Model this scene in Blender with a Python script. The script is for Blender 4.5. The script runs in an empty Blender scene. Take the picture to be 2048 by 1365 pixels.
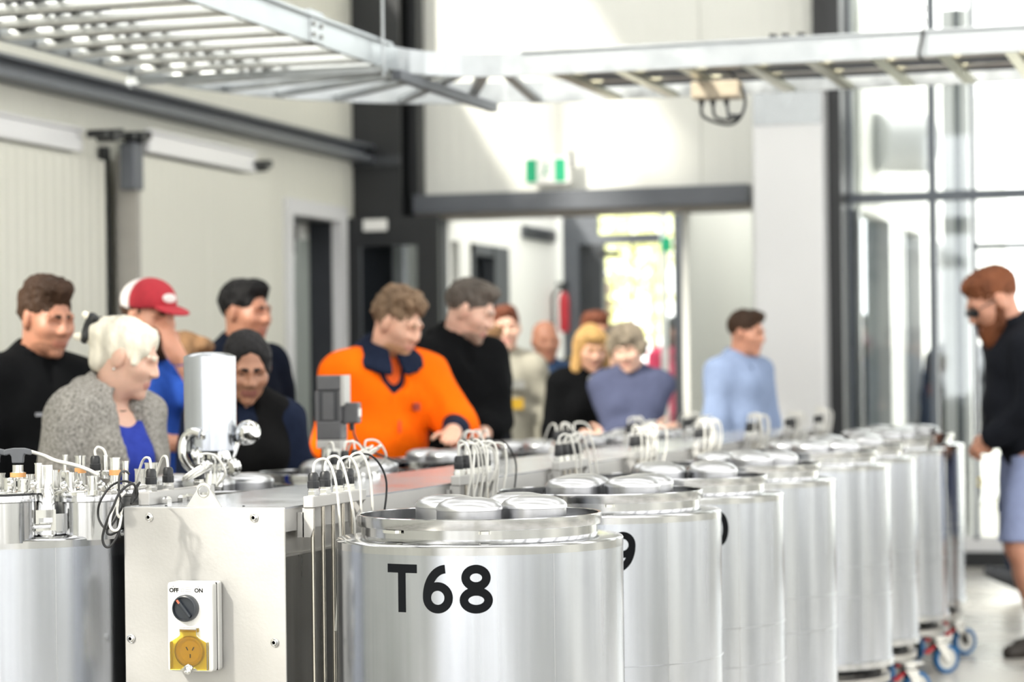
import bpy, math, random
import numpy as np
from mathutils import Vector, Matrix, noise as mnoise

# ------------------------------------------------------------------ camera, world, sun, exposure
SC = bpy.context.scene
COL = SC.collection
TH = math.radians(17.0)          # the rows of tanks run along +Y, the camera looks 17 degrees left of that
ST, CT = math.sin(TH), math.cos(TH)
FPX = 4836.0                     # focal length in pixels of the 2048 px wide frame (85 mm)
CAMZ = 1.32
ROLL = 0.012
HORIZON = 750.0
FWD = Vector((-ST, CT, 0)); RGT = Vector((CT, ST, 0)); UPV = Vector((0, 0, 1))
CX = RGT * math.cos(ROLL) - UPV * math.sin(ROLL)
CY = UPV * math.cos(ROLL) + RGT * math.sin(ROLL)
cam_d = bpy.data.cameras.new('camera')
cam_d.sensor_width = 36.0
cam_d.lens = 36.0 * FPX / 2048.0
cam_d.shift_y = (HORIZON - 682.5) / 2048.0
cam_d.clip_end = 300
cam_d.dof.use_dof = True
cam_d.dof.focus_distance = 5.15
cam_d.dof.aperture_fstop = 3.3
cam = bpy.data.objects.new('camera', cam_d)
M = Matrix.Identity(4)
for i, ax in enumerate((CX, CY, -FWD)):
    for j in range(3): M[j][i] = ax[j]
M[2][3] = CAMZ
cam.matrix_world = M
COL.objects.link(cam); SC.camera = cam

world = bpy.data.worlds.new('sky'); SC.world = world; world.use_nodes = True
bg = world.node_tree.nodes['Background']
bg.inputs[0].default_value = (1.0, 0.99, 0.965, 1); bg.inputs[1].default_value = 2.3
sun_d = bpy.data.lights.new('sun', 'SUN'); sun_d.energy = 3.2; sun_d.angle = math.radians(4); sun_d.color = (1.0, 0.95, 0.84)
sun = bpy.data.objects.new('sun', sun_d); COL.objects.link(sun)
sun.rotation_euler = Vector((0.50, 1.0, -0.78)).to_track_quat('-Z', 'Y').to_euler()
SC.view_settings.view_transform = 'Standard'; SC.view_settings.look = 'None'
SC.view_settings.exposure = 1.0; SC.view_settings.gamma = 1.0
SC.view_settings.use_curve_mapping = False
try:
    SC.cycles.max_bounces = 8; SC.cycles.caustics_reflective = False; SC.cycles.caustics_refractive = False
    SC.cycles.sample_clamp_indirect = 6.0
except Exception: pass

def at(px, py, d):
    """World point at depth d seen at pixel (px, py)."""
    return Vector((0, 0, CAMZ)) + d * (FWD + CX * ((px - 1024) / FPX) + CY * ((HORIZON - py) / FPX))
def depth_Y(px, Y): return Y / (CT + ST * (px - 1024) / FPX)
def X_on_Y(px, Y):
    t = (px - 1024) / FPX
    return Y * (-ST + CT * t) / (CT + ST * t)
def Y_on_X(px, X):
    t = (px - 1024) / FPX
    return X * (CT + ST * t) / (-ST + CT * t)
def z_at(px, py, d): return at(px, py, d).z

# ------------------------------------------------------------------ materials
def lin(c):
    if isinstance(c, str):
        c = c.lstrip('#'); c = [int(c[i:i+2], 16) / 255 for i in (0, 2, 4)]
    return tuple((x / 12.92 if x <= .04045 else ((x + .055) / 1.055) ** 2.4) for x in c)
MATS = {}
def mat(name, col, rough=.5, metal=0., var=.06, scale=8., bump=0., bscale=60., stretch=(1, 1, 1), rvar=0., spec=.5, trans=0., coat=0., aniso=0., sheen=0.):
    if name in MATS: return MATS[name]
    m = bpy.data.materials.new(name); m.use_nodes = True
    nt = m.node_tree; n = nt.nodes; L = nt.links; b = n['Principled BSDF']
    c = lin(col)
    tc = n.new('ShaderNodeTexCoord'); mp = n.new('ShaderNodeMapping'); mp.inputs['Scale'].default_value = stretch
    L.new(tc.outputs['Object'], mp.inputs['Vector'])
    nz = n.new('ShaderNodeTexNoise'); nz.inputs['Scale'].default_value = scale; nz.inputs['Detail'].default_value = 4
    L.new(mp.outputs[0], nz.inputs['Vector'])
    cr = n.new('ShaderNodeValToRGB')
    lo = tuple(max(0, x * (1 - var)) for x in c) + (1,); hi = tuple(min(1, x * (1 + var)) for x in c) + (1,)
    cr.color_ramp.elements[0].position = .3; cr.color_ramp.elements[1].position = .7
    cr.color_ramp.elements[0].color = lo; cr.color_ramp.elements[1].color = hi
    L.new(nz.outputs['Fac'], cr.inputs[0]); L.new(cr.outputs[0], b.inputs['Base Color'])
    b.inputs['Roughness'].default_value = rough; b.inputs['Metallic'].default_value = metal
    b.inputs['Specular IOR Level'].default_value = spec
    b.inputs['Transmission Weight'].default_value = trans; b.inputs['Coat Weight'].default_value = coat
    b.inputs['Sheen Weight'].default_value = sheen
    if aniso: b.inputs['Anisotropic'].default_value = aniso
    if rvar:
        mr = n.new('ShaderNodeMapRange'); mr.inputs['To Min'].default_value = max(.02, rough - rvar); mr.inputs['To Max'].default_value = rough + rvar
        mr.inputs['From Min'].default_value = .3; mr.inputs['From Max'].default_value = .7
        L.new(nz.outputs['Fac'], mr.inputs['Value']); L.new(mr.outputs[0], b.inputs['Roughness'])
    if bump:
        n2 = n.new('ShaderNodeTexNoise'); n2.inputs['Scale'].default_value = bscale; n2.inputs['Detail'].default_value = 3
        L.new(mp.outputs[0], n2.inputs['Vector'])
        bp = n.new('ShaderNodeBump'); bp.inputs['Strength'].default_value = bump; bp.inputs['Distance'].default_value = .01
        L.new(n2.outputs['Fac'], bp.inputs['Height']); L.new(bp.outputs[0], b.inputs['Normal'])
    MATS[name] = m
    return m
def glass_mat(name, col=(.9, .95, .95), refl=.12, rough=.02):
    if name in MATS: return MATS[name]
    m = bpy.data.materials.new(name); m.use_nodes = True
    nt = m.node_tree; n = nt.nodes; L = nt.links; n.remove(n['Principled BSDF'])
    t = n.new('ShaderNodeBsdfTransparent'); t.inputs[0].default_value = (*col, 1)
    g = n.new('ShaderNodeBsdfGlossy'); g.inputs['Roughness'].default_value = rough
    g.inputs[0].default_value = (.85, .9, .95, 1)
    fr = n.new('ShaderNodeFresnel'); fr.inputs[0].default_value = 1.5
    ad = n.new('ShaderNodeMath'); ad.operation = 'ADD'; ad.inputs[1].default_value = refl - .04; ad.use_clamp = True
    L.new(fr.outputs[0], ad.inputs[0])
    mx = n.new('ShaderNodeMixShader'); L.new(ad.outputs[0], mx.inputs[0]); L.new(t.outputs[0], mx.inputs[1]); L.new(g.outputs[0], mx.inputs[2])
    L.new(mx.outputs[0], n['Material Output'].inputs[0])
    MATS[name] = m
    return m
def ribbed_mat(name, col, axis_scale, rough=.35, depth=.25):
    """Painted sheet panel with fine vertical ribs (bump only)."""
    if name in MATS: return MATS[name]
    m = mat(name, col, rough, var=.02, scale=.7)
    nt = m.node_tree; n = nt.nodes; L = nt.links; b = n['Principled BSDF']
    tc = n.new('ShaderNodeTexCoord'); mp = n.new('ShaderNodeMapping'); mp.inputs['Scale'].default_value = axis_scale
    L.new(tc.outputs['Object'], mp.inputs['Vector'])
    w = n.new('ShaderNodeTexWave'); w.inputs['Scale'].default_value = 1.0; w.bands_direction = 'DIAGONAL'
    L.new(mp.outputs[0], w.inputs['Vector'])
    bp = n.new('ShaderNodeBump'); bp.inputs['Strength'].default_value = depth; bp.inputs['Distance'].default_value = .008
    L.new(w.outputs['Fac'], bp.inputs['Height']); L.new(bp.outputs[0], b.inputs['Normal'])
    return m
def tank_mat(name, col, rough, band=.12, rband=.1):
    """Brushed rolled stainless: soft vertical bands round the shell plus fine vertical grain, faint stains."""
    if name in MATS: return MATS[name]
    m = bpy.data.materials.new(name); m.use_nodes = True
    nt = m.node_tree; n = nt.nodes; L = nt.links; b = n['Principled BSDF']
    tc = n.new('ShaderNodeTexCoord')
    def nz(scale, st, det=3):
        mp = n.new('ShaderNodeMapping'); mp.inputs['Scale'].default_value = st
        L.new(tc.outputs['Object'], mp.inputs['Vector'])
        t = n.new('ShaderNodeTexNoise'); t.inputs['Scale'].default_value = scale; t.inputs['Detail'].default_value = det
        L.new(mp.outputs[0], t.inputs['Vector']); return t
    a = nz(9, (1, 1, .05)); f = nz(70, (1, 1, .02), 2); s = nz(5, (1, 1, 1), 6)
    mr = n.new('ShaderNodeMapRange'); mr.inputs['From Min'].default_value = .35; mr.inputs['From Max'].default_value = .65
    mr.inputs['To Min'].default_value = 1 - band; mr.inputs['To Max'].default_value = 1 + band * .4
    L.new(a.outputs['Fac'], mr.inputs['Value'])
    mf = n.new('ShaderNodeMapRange'); mf.inputs['From Min'].default_value = .3; mf.inputs['From Max'].default_value = .7
    mf.inputs['To Min'].default_value = .96; mf.inputs['To Max'].default_value = 1.03
    L.new(f.outputs['Fac'], mf.inputs['Value'])
    ms = n.new('ShaderNodeMapRange'); ms.inputs['From Min'].default_value = .25; ms.inputs['From Max'].default_value = .4
    ms.inputs['To Min'].default_value = .93; ms.inputs['To Max'].default_value = 1.0
    L.new(s.outputs['Fac'], ms.inputs['Value'])
    m1 = n.new('ShaderNodeMath'); m1.operation = 'MULTIPLY'; L.new(mr.outputs[0], m1.inputs[0]); L.new(mf.outputs[0], m1.inputs[1])
    m2 = n.new('ShaderNodeMath'); m2.operation = 'MULTIPLY'; L.new(m1.outputs[0], m2.inputs[0]); L.new(ms.outputs[0], m2.inputs[1])
    mx = n.new('ShaderNodeVectorMath'); mx.operation = 'SCALE'; mx.inputs[0].default_value = lin(col); L.new(m2.outputs[0], mx.inputs['Scale'])
    L.new(mx.outputs[0], b.inputs['Base Color'])
    rr = n.new('ShaderNodeMapRange'); rr.inputs['From Min'].default_value = .3; rr.inputs['From Max'].default_value = .7
    rr.inputs['To Min'].default_value = max(.04, rough - rband); rr.inputs['To Max'].default_value = rough + rband
    L.new(a.outputs['Fac'], rr.inputs['Value']); L.new(rr.outputs[0], b.inputs['Roughness'])
    b.inputs['Metallic'].default_value = 1.0
    bp = n.new('ShaderNodeBump'); bp.inputs['Strength'].default_value = .06; bp.inputs['Distance'].default_value = .002
    L.new(f.outputs['Fac'], bp.inputs['Height']); L.new(bp.outputs[0], b.inputs['Normal'])
    MATS[name] = m
    return m

m_tank = tank_mat('brushed_tank_steel', '#b3b7bf', .20, .22, .08)
m_band = tank_mat('polished_steel', '#b9babc', .13, .10, .06)
m_dome = tank_mat('satin_lid_steel', '#b4b5b8', .30, .04, .02)
m_chrome = mat('bright_steel', '#d8d8d6', .12, 1, .05, 12, rvar=.05)
m_sheet = mat('cabinet_sheet_steel', '#b4b3b1', .55, .8, .03, 14, bump=.03, bscale=120, rvar=.05)
m_top = mat('cabinet_top_steel', '#bfc2c7', .22, .6, .03, 6, rvar=.04)
m_dull = mat('dull_steel', '#a8a6a2', .42, 1, .08, 10, rvar=.08)
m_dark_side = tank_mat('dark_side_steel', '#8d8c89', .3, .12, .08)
m_rod = mat('rod_steel', '#cfc9bd', .22, 1, .04, 10)
m_galv = mat('galvanised_steel', '#a9adb0', .38, 1, .10, 9, rvar=.1)
m_black = mat('black_plastic', '#15171b', .42, 0, .1, 40)
m_blackrub = mat('black_cable', '#101114', .5, 0, .1, 40)
m_whitecab = mat('white_cable', '#d9d8d2', .45, 0, .05, 40)
m_grey = mat('grey_plastic', '#4a4d53', .5, 0, .1, 30, bump=.05)
m_greymot = mat('motor_grey', '#57575a', .45, .2, .08, 20)
m_whiteplas = mat('white_plastic', '#efefec', .38, 0, .02, 20)
m_letter = mat('black_vinyl', '#0b0d10', .5, 0, .05, 20, spec=.06)
m_dkframe = mat('charcoal_powder_coat', '#33363b', .45, 0, .08, 6)
m_dkframe2 = mat('grey_powder_coat', '#5b5f66', .45, 0, .06, 6)
m_black_steel = mat('black_steel_paint', '#222427', .4, 0, .08, 6)
m_wall = mat('white_wall_paint', '#dfe0db', .55, 0, .02, 1.2)
m_wall2 = mat('white_panel_gloss', '#dedfe1', .22, 0, .02, 1.2)
m_rib_y = ribbed_mat('ribbed_panel_left', '#d6d6cc', (0, 6.2, 0), .5, .55)
m_rib_x = ribbed_mat('ribbed_panel_back', '#e2e3dd', (6.2, 0, 0), .5, .3)
m_glass = glass_mat('clear_glass', (.96, .98, .97), .07)
m_glassdk = glass_mat('dark_glass', (.35, .40, .40), .3)
m_dark = mat('dark_interior', '#5a5d5b', .8, 0, .1, 5)
m_greyglass = mat('grey_frosted_panel', '#a3aaa5', .35, 0, .04, 2)
m_frost = mat('frosted_white', '#dfe8df', .45, 0, .02, 2)
m_green = mat('exit_green', '#12a374', .4, 0, .03, 20)
m_red = mat('red_paint', '#c2303c', .4, 0, .06, 20)
m_orangeband = mat('orange_tape', '#d39a62', .6, 0, .06, 40)
m_beige = mat('beige_plastic', '#b3a793', .5, 0, .05, 20)

# ------------------------------------------------------------------ mesh helpers
class MB:
    def __init__(s): s.v = []; s.f = []
    def add(s, v, f):
        o = len(s.v); s.v += [tuple(p) for p in v]; s.f += [tuple(i + o for i in q) for q in f]; return s
    def box(s, x0, x1, y0, y1, z0, z1):
        v = [(x, y, z) for z in (z0, z1) for y in (y0, y1) for x in (x0, x1)]
        return s.add(v, [(0, 2, 3, 1), (4, 5, 7, 6), (0, 1, 5, 4), (2, 6, 7, 3), (0, 4, 6, 2), (1, 3, 7, 5)])
    def beam(s, a, b, w, h, up=(0, 0, 1)):
        a, b = Vector(a), Vector(b); d = (b - a).normalized(); u = Vector(up)
        sd = d.cross(u).normalized(); u = sd.cross(d).normalized()
        v = [p + sd * (w / 2 * i) + u * (h / 2 * j) for p in (a, b) for i, j in ((-1, -1), (1, -1), (1, 1), (-1, 1))]
        return s.add(v, [(3, 2, 1, 0), (4, 5, 6, 7), (0, 1, 5, 4), (1, 2, 6, 5), (2, 3, 7, 6), (3, 0, 4, 7)])
    def lathe(s, prof, n=48, c=(0, 0, 0), axis=(0, 0, 1), a0=0., a1=2 * math.pi):
        ax = Vector(axis).normalized(); q = Vector((0, 0, 1)).rotation_difference(ax); c = Vector(c)
        full = abs(a1 - a0 - 2 * math.pi) < 1e-6; m = n if full else n + 1
        v = []
        for r, z in prof:
            for i in range(m):
                t = a0 + (a1 - a0) * i / n
                v.append(c + q @ Vector((r * math.cos(t), r * math.sin(t), z)))
        f = []
        for j in range(len(prof) - 1):
            for i in range(n):
                i2 = (i + 1) % m
                f.append((j * m + i, j * m + i2, (j + 1) * m + i2, (j + 1) * m + i))
        if full:
            if prof[0][0] > 1e-6: f.append(tuple(reversed(range(m))))
            if prof[-1][0] > 1e-6: f.append(tuple((len(prof) - 1) * m + i for i in range(m)))
        return s.add(v, f)
    def ring(s, prof, n=48, c=(0, 0, 0), axis=(0, 0, 1)):
        """Closed profile revolved (no caps)."""
        ax = Vector(axis).normalized(); q = Vector((0, 0, 1)).rotation_difference(ax); c = Vector(c); v = []; f = []; k = len(prof)
        for r, z in prof:
            for i in range(n):
                t = 2 * math.pi * i / n; v.append(c + q @ Vector((r * math.cos(t), r * math.sin(t), z)))
        for j in range(k):
            for i in range(n):
                i2 = (i + 1) % n; j2 = (j + 1) % k
                f.append((j * n + i, j * n + i2, j2 * n + i2, j2 * n + i))
        return s.add(v, f)
    def cyl(s, a, b, r, n=16, r2=None):
        a, b = Vector(a), Vector(b); h = (b - a).length
        return s.lathe([(r, 0), (r if r2 is None else r2, h)], n, a, b - a)
    def tube(s, pts, r, n=8, sub=6):
        P = [Vector(p) for p in pts]
        if sub > 1 and len(P) > 2:
            Q = []
            for i in range(len(P) - 1):
                p0, p1, p2, p3 = P[max(i - 1, 0)], P[i], P[i + 1], P[min(i + 2, len(P) - 1)]
                for k in range(sub):
                    t = k / sub
                    Q.append(.5 * ((2 * p1) + (p2 - p0) * t + (2 * p0 - 5 * p1 + 4 * p2 - p3) * t * t + (3 * p1 - p0 - 3 * p2 + p3) * t ** 3))
            Q.append(P[-1]); P = Q
        v = []; f = []; prev = None
        for i, p in enumerate(P):
            d = (P[min(i + 1, len(P) - 1)] - P[max(i - 1, 0)])
            if d.length < 1e-9: d = Vector((0, 0, 1))
            d.normalize()
            if prev is None: u = d.orthogonal().normalized()
            else:
                u = prev - d * prev.dot(d)
                u = u.normalized() if u.length > 1e-6 else d.orthogonal().normalized()
            prev = u; w = d.cross(u)
            for k in range(n):
                t = 2 * math.pi * k / n; v.append(p + (u * math.cos(t) + w * math.sin(t)) * r)
        for i in range(len(P) - 1):
            for k in range(n):
                k2 = (k + 1) % n; f.append((i * n + k, i * n + k2, (i + 1) * n + k2, (i + 1) * n + k))
        f.append(tuple(reversed(range(n)))); f.append(tuple((len(P) - 1) * n + k for k in range(n)))
        return s.add(v, f)
    def prism(s, poly, o, ex, ey, t):
        """Polygon (list of 2-D points) in the plane o + x ex + y ey, extruded by the vector t."""
        o, ex, ey, t = Vector(o), Vector(ex), Vector(ey), Vector(t); k = len(poly)
        a = [o + ex * x + ey * y for x, y in poly]; b = [p + t for p in a]
        return s.add(a + b, [tuple(reversed(range(k))), tuple(range(k, 2 * k))] + [(i, (i + 1) % k, k + (i + 1) % k, k + i) for i in range(k)])
    def build(s, name, m, parent=None, smooth=True, angle=32, loc=None):
        me = bpy.data.meshes.new(name); me.from_pydata(s.v, [], s.f); me.update()
        if m: me.materials.append(m)
        if smooth:
            me.polygons.foreach_set('use_smooth', [True] * len(me.polygons)); me.set_sharp_from_angle(angle=math.radians(angle))
        o = bpy.data.objects.new(name, me); COL.objects.link(o)
        if loc is not None: o.location = loc
        if parent is not None: o.parent = parent
        return o
def bevel(o, w=.004, seg=2):
    md = o.modifiers.new('bevel', 'BEVEL'); md.width = w; md.segments = seg; md.limit_method = 'ANGLE'; md.angle_limit = math.radians(40); return o
def tag(o, label=None, cat=None, group=None, kind=None):
    if label: o['label'] = label
    if cat: o['category'] = cat
    if group: o['group'] = group
    if kind: o['kind'] = kind
    return o
def empty(name, loc=(0, 0, 0), rz=0.):
    e = bpy.data.objects.new(name, None); COL.objects.link(e); e.location = loc; e.rotation_euler = (0, 0, rz); e.empty_display_size = .1; return e
def copy_tree(o, parent=None, skip=()):
    c = o.copy(); COL.objects.link(c); c.parent = parent
    for ch in list(o.children):
        if ch.name.split('.')[0] in skip: continue
        copy_tree(ch, c, skip)
    return c
ORD = ['first', 'second', 'third', 'fourth', 'fifth', 'sixth', 'seventh', 'eighth', 'ninth', 'tenth']
m_amber = glass_mat('amber_glass', (1.0, .88, .3), .07, .08)
m_rungl = mat('sunlit_rung', '#dcdfde', .35, .6, .05, 9)  # paler than the other trays' steel: sun glare put into the rung colour
m_store = mat('store_room_shade', '#232423', .9, 0, .1, 5)  # near-black colour stands in for the shade inside the store room
# ------------------------------------------------------------------ the setting
YB = 16.34; XL = -6.05
def XB(px, Y=YB): return X_on_Y(px, Y)
def struct(name, mb, m, parent=None, smooth=False, label=None):
    o = mb.build(name, m, parent, smooth)
    if parent is None: tag(o, kind='structure')
    if label: o['label'] = label
    return o
m_floor = mat('polished_concrete', '#b3b0a9', .28, 0, .14, 1.3, bump=.05, bscale=25, rvar=.1)
floor = struct('floor', MB().box(-9, 8, -8, YB + .1, -.2, 0), m_floor, label='light grey polished concrete floor')
struct('ground', MB().box(-60, 60, YB + .1, 90, -.25, -.03), mat('pale_paving', '#cfccc2', .7, 0, .08, 2, bump=.1), label='pale paving outside the building')
# unseen roof panels, gaps shaped to throw the sun patches
ceil = empty('ceiling'); tag(ceil, 'unseen white roof panels with gaps shaped for the sun patches', kind='structure')
for y, y1 in ((-7.6, -5.3), (-4.9, -2.7), (-.9, 1.3), (3.0, 5.3), (7.0, 9.0), (10.7, 12.0), (15.2, 16.4)):
    MB().box(-6.4, 5.2, y, y1, 6.0, 6.15).build('shading_roof_panel', m_wall, ceil, False)
for x0, x1, y0, y1 in ((-5.8, 5.2, 12.0, 15.2), (-6.4, -4.6, 9.0, 10.7)): MB().box(x0, x1, y0, y1, 6.0, 6.15).build('shading_roof_panel', m_wall, ceil, False)  # extra panels added to keep sun off the duct and nearby wall
for x in (-4, -1, 2): MB().box(x - .06, x + .06, -7.6, YB, 5.8, 6.0).build('purlin', m_dkframe, ceil, False)

# left wall: backing, ribbed panels, dark girt
DY0, DY1, DZ = 14.80, 15.72, 2.41
wl = struct('wall_left', MB().box(XL - .30, XL - .10, -7.6, DY0, 0, 4.4).box(XL - .30, XL - .10, DY1, YB + .2, 0, 4.4).box(XL - .30, XL - .10, DY0, DY1, DZ, 4.4), m_wall, label='pale ribbed sandwich panel wall')
for yy in (-7.4, -3.3, .8, 4.9, 9.0, 13.1): MB().box(XL - .25, XL - .1, yy, yy + .15, 4.4, 6).build('sun_gap_post', m_dkframe, wl, False)  # unseen open band above the wall, added so the sun clears it
y = -7.6
while y < YB - .05:
    y1 = min(y + 1.13, YB + .05)
    for z0, z1 in ((0, 2.88), (2.885, 4.4)):
        segs = [(y, y1, z0, z1)]
        if z0 == 0 and y1 > DY0 and y < DY1:
            segs = []
            if y < DY0: segs.append((y, DY0, 0, z1))
            if y1 > DY1: segs.append((DY1, y1, 0, z1))
            segs.append((max(y, DY0), min(y1, DY1), DZ, z1))
        for a, b_, c_, d_ in segs:
            if b_ - a > .02: bevel(MB().box(XL - .10, XL, a + .002, b_ - .002, c_, d_).build('wall_panel', m_rib_y, wl, False), .003, 1)
    y = y1
g = struct('trim_1', MB().box(XL, XL + .17, -7.6, 16.02, 2.925, 2.945).box(XL, XL + .17, -7.6, 16.02, 2.83, 2.845).box(XL, XL + .09, -7.6, 16.02, 2.845, 2.925).box(XL + .155, XL + .17, -7.6, 16.02, 2.845, 2.87), m_dkframe2, label='long grey steel girt along the ribbed wall')
# doorway in the left wall with a dark store room behind
door1 = empty('door_1'); tag(door1, 'open doorway to a dark room in the ribbed wall', kind='structure')
MB().box(XL - .05, XL + .03, DY0 - .09, DY0 + .012, 0, DZ + .09).box(XL - .05, XL + .03, DY1 - .012, DY1 + .09, 0, DZ + .09).box(XL - .05, XL + .03, DY0 + .012, DY1 - .012, DZ - .012, DZ + .09).build('door_frame', m_wall2, door1, False)
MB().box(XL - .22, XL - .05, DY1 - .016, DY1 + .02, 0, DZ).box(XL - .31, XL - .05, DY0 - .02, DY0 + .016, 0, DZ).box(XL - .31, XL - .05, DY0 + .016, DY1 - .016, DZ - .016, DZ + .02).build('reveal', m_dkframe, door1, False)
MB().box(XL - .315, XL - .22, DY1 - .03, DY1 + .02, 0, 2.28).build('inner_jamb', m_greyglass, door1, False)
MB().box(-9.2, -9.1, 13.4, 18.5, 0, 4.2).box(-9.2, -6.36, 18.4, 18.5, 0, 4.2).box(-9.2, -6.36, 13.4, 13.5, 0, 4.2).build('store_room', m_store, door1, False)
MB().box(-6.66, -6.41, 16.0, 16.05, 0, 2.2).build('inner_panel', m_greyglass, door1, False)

def sliding_door(name, lab, y0, y1, x0, x1, z1, ty0, ty1, dark_y):
    d = empty(name); tag(d, lab, kind='structure')
    yy = y0; w = (y1 - y0) / 2
    for k in range(2):
        bevel(MB().box(x0, x1, yy + .002, yy + w - .002, .02, z1).build('door_panel', m_rib_y, d, False), .004, 1); yy += w
    MB().box(x0 - .005, x1 + .006, y0 - .012, y0 + .03, .02, z1 + .005).build('edge_channel', mat('edge_grey', '#a6a39d', .4, .3), d, False)
    tr = MB().box(x1 - .12, x1 + .02, ty0, ty1, z1 + .02, z1 + .13).box(x1 - .02, x1 + .035, ty0, ty1, z1 + .13, z1 + .15)
    bevel(tr.build('track_cover', m_wall2, d, False), .01, 2)
    return d
sliding_door('door_2', 'pale ribbed sliding cool room door standing proud of the wall', 12.12, 14.02, -5.965, -5.85, 2.56, 12.25, 13.75, 0)
sliding_door('door_3', 'pale ribbed sliding cool room door beside the dark vertical gap', 7.9, 12.02, -6.045, -5.99, 2.52, 7.9, 11.72, 0)
struct('trim_2', MB().box(-6.04, -6.0, 12.04, 12.10, 0, 2.6), m_black_steel, label='narrow dark strip standing for the shaded gap between the two sliding doors')  # black strip paints the shade of the gap between the doors
def track_hanger(lab, y, z, big):
    t = empty('track_hanger', (-5.86, y, z)); tag(t, lab, 'door hanger', 'dark hangers on the sliding door tracks')
    MB().cyl((-.05, 0, .03), (.06, 0, .03), .035, 16).build('roller', m_black_steel, t)
    MB().cyl((-.05, -.12, .03), (.06, -.12, .03), .022, 12).build('bolt', m_black_steel, t)
    MB().cyl((-.02, .09, .05), (.05, .09, .05), .025, 12).build('bolt', m_black_steel, t)
    MB().box(-.02, .02, -.07, .06, .015, .05).build('bracket', m_dkframe, t, False)
    if big: bevel(MB().box(-.06, .03, -.07, .05, -.26, 0).build('cover_box', m_dkframe2, t, False), .01)
track_hanger('dark hanger with a hanging cover box between the two sliding doors', 12.12, 2.62, True)
track_hanger('small dark hanger at the far end of the door track', 13.85, 2.60, False)
track_hanger('dark hanger at the end of the nearer door track', 11.78, 2.60, False)

# corner column
wb = empty('wall_back'); tag(wb, 'white end wall above the wide doorway', kind='structure')
XC = XB(1508)
xs = [XB(848)]
while xs[-1] < XB(1690) - .3: xs.append(xs[-1] + 1.02)
xs[-1] = XB(1690)
HZ0, HZ1 = 2.44, 2.60
for a, b_ in zip(xs, xs[1:]):
    for z0, z1 in ((HZ1, 4.3), (4.3, 6.05)):
        bevel(MB().box(a + .002, b_ - .002, YB, YB + .08, z0, z1).build('wall_panel', m_rib_x, wb, False), .003, 1)
MB().box(XC, XB(1690), YB, YB + .08, 0, HZ1).build('wall_panel', m_rib_x, wb, False)
MB().box(XL - .3, XB(885), YB + .05, YB + .15, 0, 6).build('wall_panel', m_dkframe, wb, False)
MB().box(XB(848), XB(1690), YB + .09, YB + .2, HZ1, 6.05).build('backing', m_wall, wb, False)
struct('trim_3', MB().box(XB(845), XC, YB - .16, YB + .04, HZ0 + .03, HZ1), m_dkframe2, label='dark grey steel lintel over the wide doorway')
struct('trim_4', MB().box(XB(845), XC, YB - .12, YB + .30, HZ0, HZ0 + .03), mat('brown_soffit', '#77716a', .5), label='brownish soffit under the lintel')
c0, c1 = XB(744), XB(838)
col = MB().box(c0, c1, 16.0, 16.03, 0, 6).box(c0, c1, 16.26, 16.29, 0, 6).box((c0 + c1) / 2 - .01, (c0 + c1) / 2 + .01, 16.03, 16.26, 0, 6)
col.box(c1, XB(856), 16.18, 16.33, HZ1, 6)
struct('column_corner', col, m_black_steel, label='dark steel corner column')
struct('trim_5', MB().box(c0, c1, 15.97, 16.0, 2.80, 2.87).box(c0, c1 + .03, 15.97, 16.0, 3.55, 3.62), m_dkframe, label='dark cleats on the corner column')

# black leaf of the open glazed door, folded back against the column
ld = empty('door_4'); tag(ld, 'dark framed glass door leaf folded open against the column', kind='structure')
a, b_ = XB(703, 15.9), XB(884, 15.9); zt = 2.43
fr = MB().box(a, a + .09, 15.86, 15.91, .02, zt).box(b_ - .16, b_, 15.86, 15.91, .02, zt).box(a + .09, b_ - .16, 15.86, 15.91, zt - .2, zt).box(a + .09, b_ - .16, 15.86, 15.91, .02, .2)
fr.build('door_frame', m_black_steel, ld, False)
MB().box(a + .09, b_ - .16, 15.88, 15.89, .2, zt - .2).build('pane', m_glassdk, ld, False)
MB().cyl((a + .05, 15.82, .9), (a + .05, 15.82, 1.25), .012, 10).build('pull_handle', m_chrome, ld)
tag(bevel(MB().box(XB(730, 15.84), XB(777, 15.84), 15.835, 15.856, 2.335, 2.415).build('door_sign', m_whiteplas, None, False), .003), 'small blank white plate on the dark door leaf', 'sign')

# vestibule behind the wide doorway
YV = 19.3; XV = XB(885) - .02
def XVp(px): return X_on_Y(px, YV)
def zV(px, py): return z_at(px, py, depth_Y(px, YV))
wv = empty('wall_vestibule'); tag(wv, 'bright white side wall of the entrance lobby', kind='structure')
def YW(px): return Y_on_X(px, XV)
y905, y922, y943, y1013 = YW(904), YW(922), YW(944), YW(1014)
for a, b_, z0, z1 in ((YB + .1, y905, 0, 2.9), (y922, y943, 0, 2.9), (y1013, YW(1132), 0, 2.9), (y905, y922, 2.3, 2.9), (y905, y922, 0, .3), (y943, y1013, 2.3, 2.9)):
    MB().box(XV - .12, XV, a, b_, z0, z1).build('wall_panel', m_wall, wv, False)
MB().box(XV - .10, XV - .07, y905, y922, .3, 2.3).build('slot_pane', m_dark, wv, False)
dv = empty('door_5'); tag(dv, 'glazed side door in the white lobby wall', kind='structure')
ys = YW(985)
MB().box(XV - .10, XV + .03, ys, y1013, 0, 2.3).box(XV - .1, XV + .02, y943, y943 + .05, 0, 2.3).box(XV - .1, XV + .02, y943, ys, 2.22, 2.3).build('door_frame', m_dkframe, dv, False)
MB().box(XV - .07, XV - .06, y943 + .05, ys, 0, 2.22).build('pane', m_glass, dv, False)
vent = empty('wall_vent', (XV, YW(1078), 2.46)); tag(vent, 'dark louvred vent high on the white lobby wall', 'vent')
hw = (YW(1108) - YW(1045)) / 2
MB().box(0, .03, -hw, hw, -.05, .05).build('vent_frame', m_dkframe2, vent, False)
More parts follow.
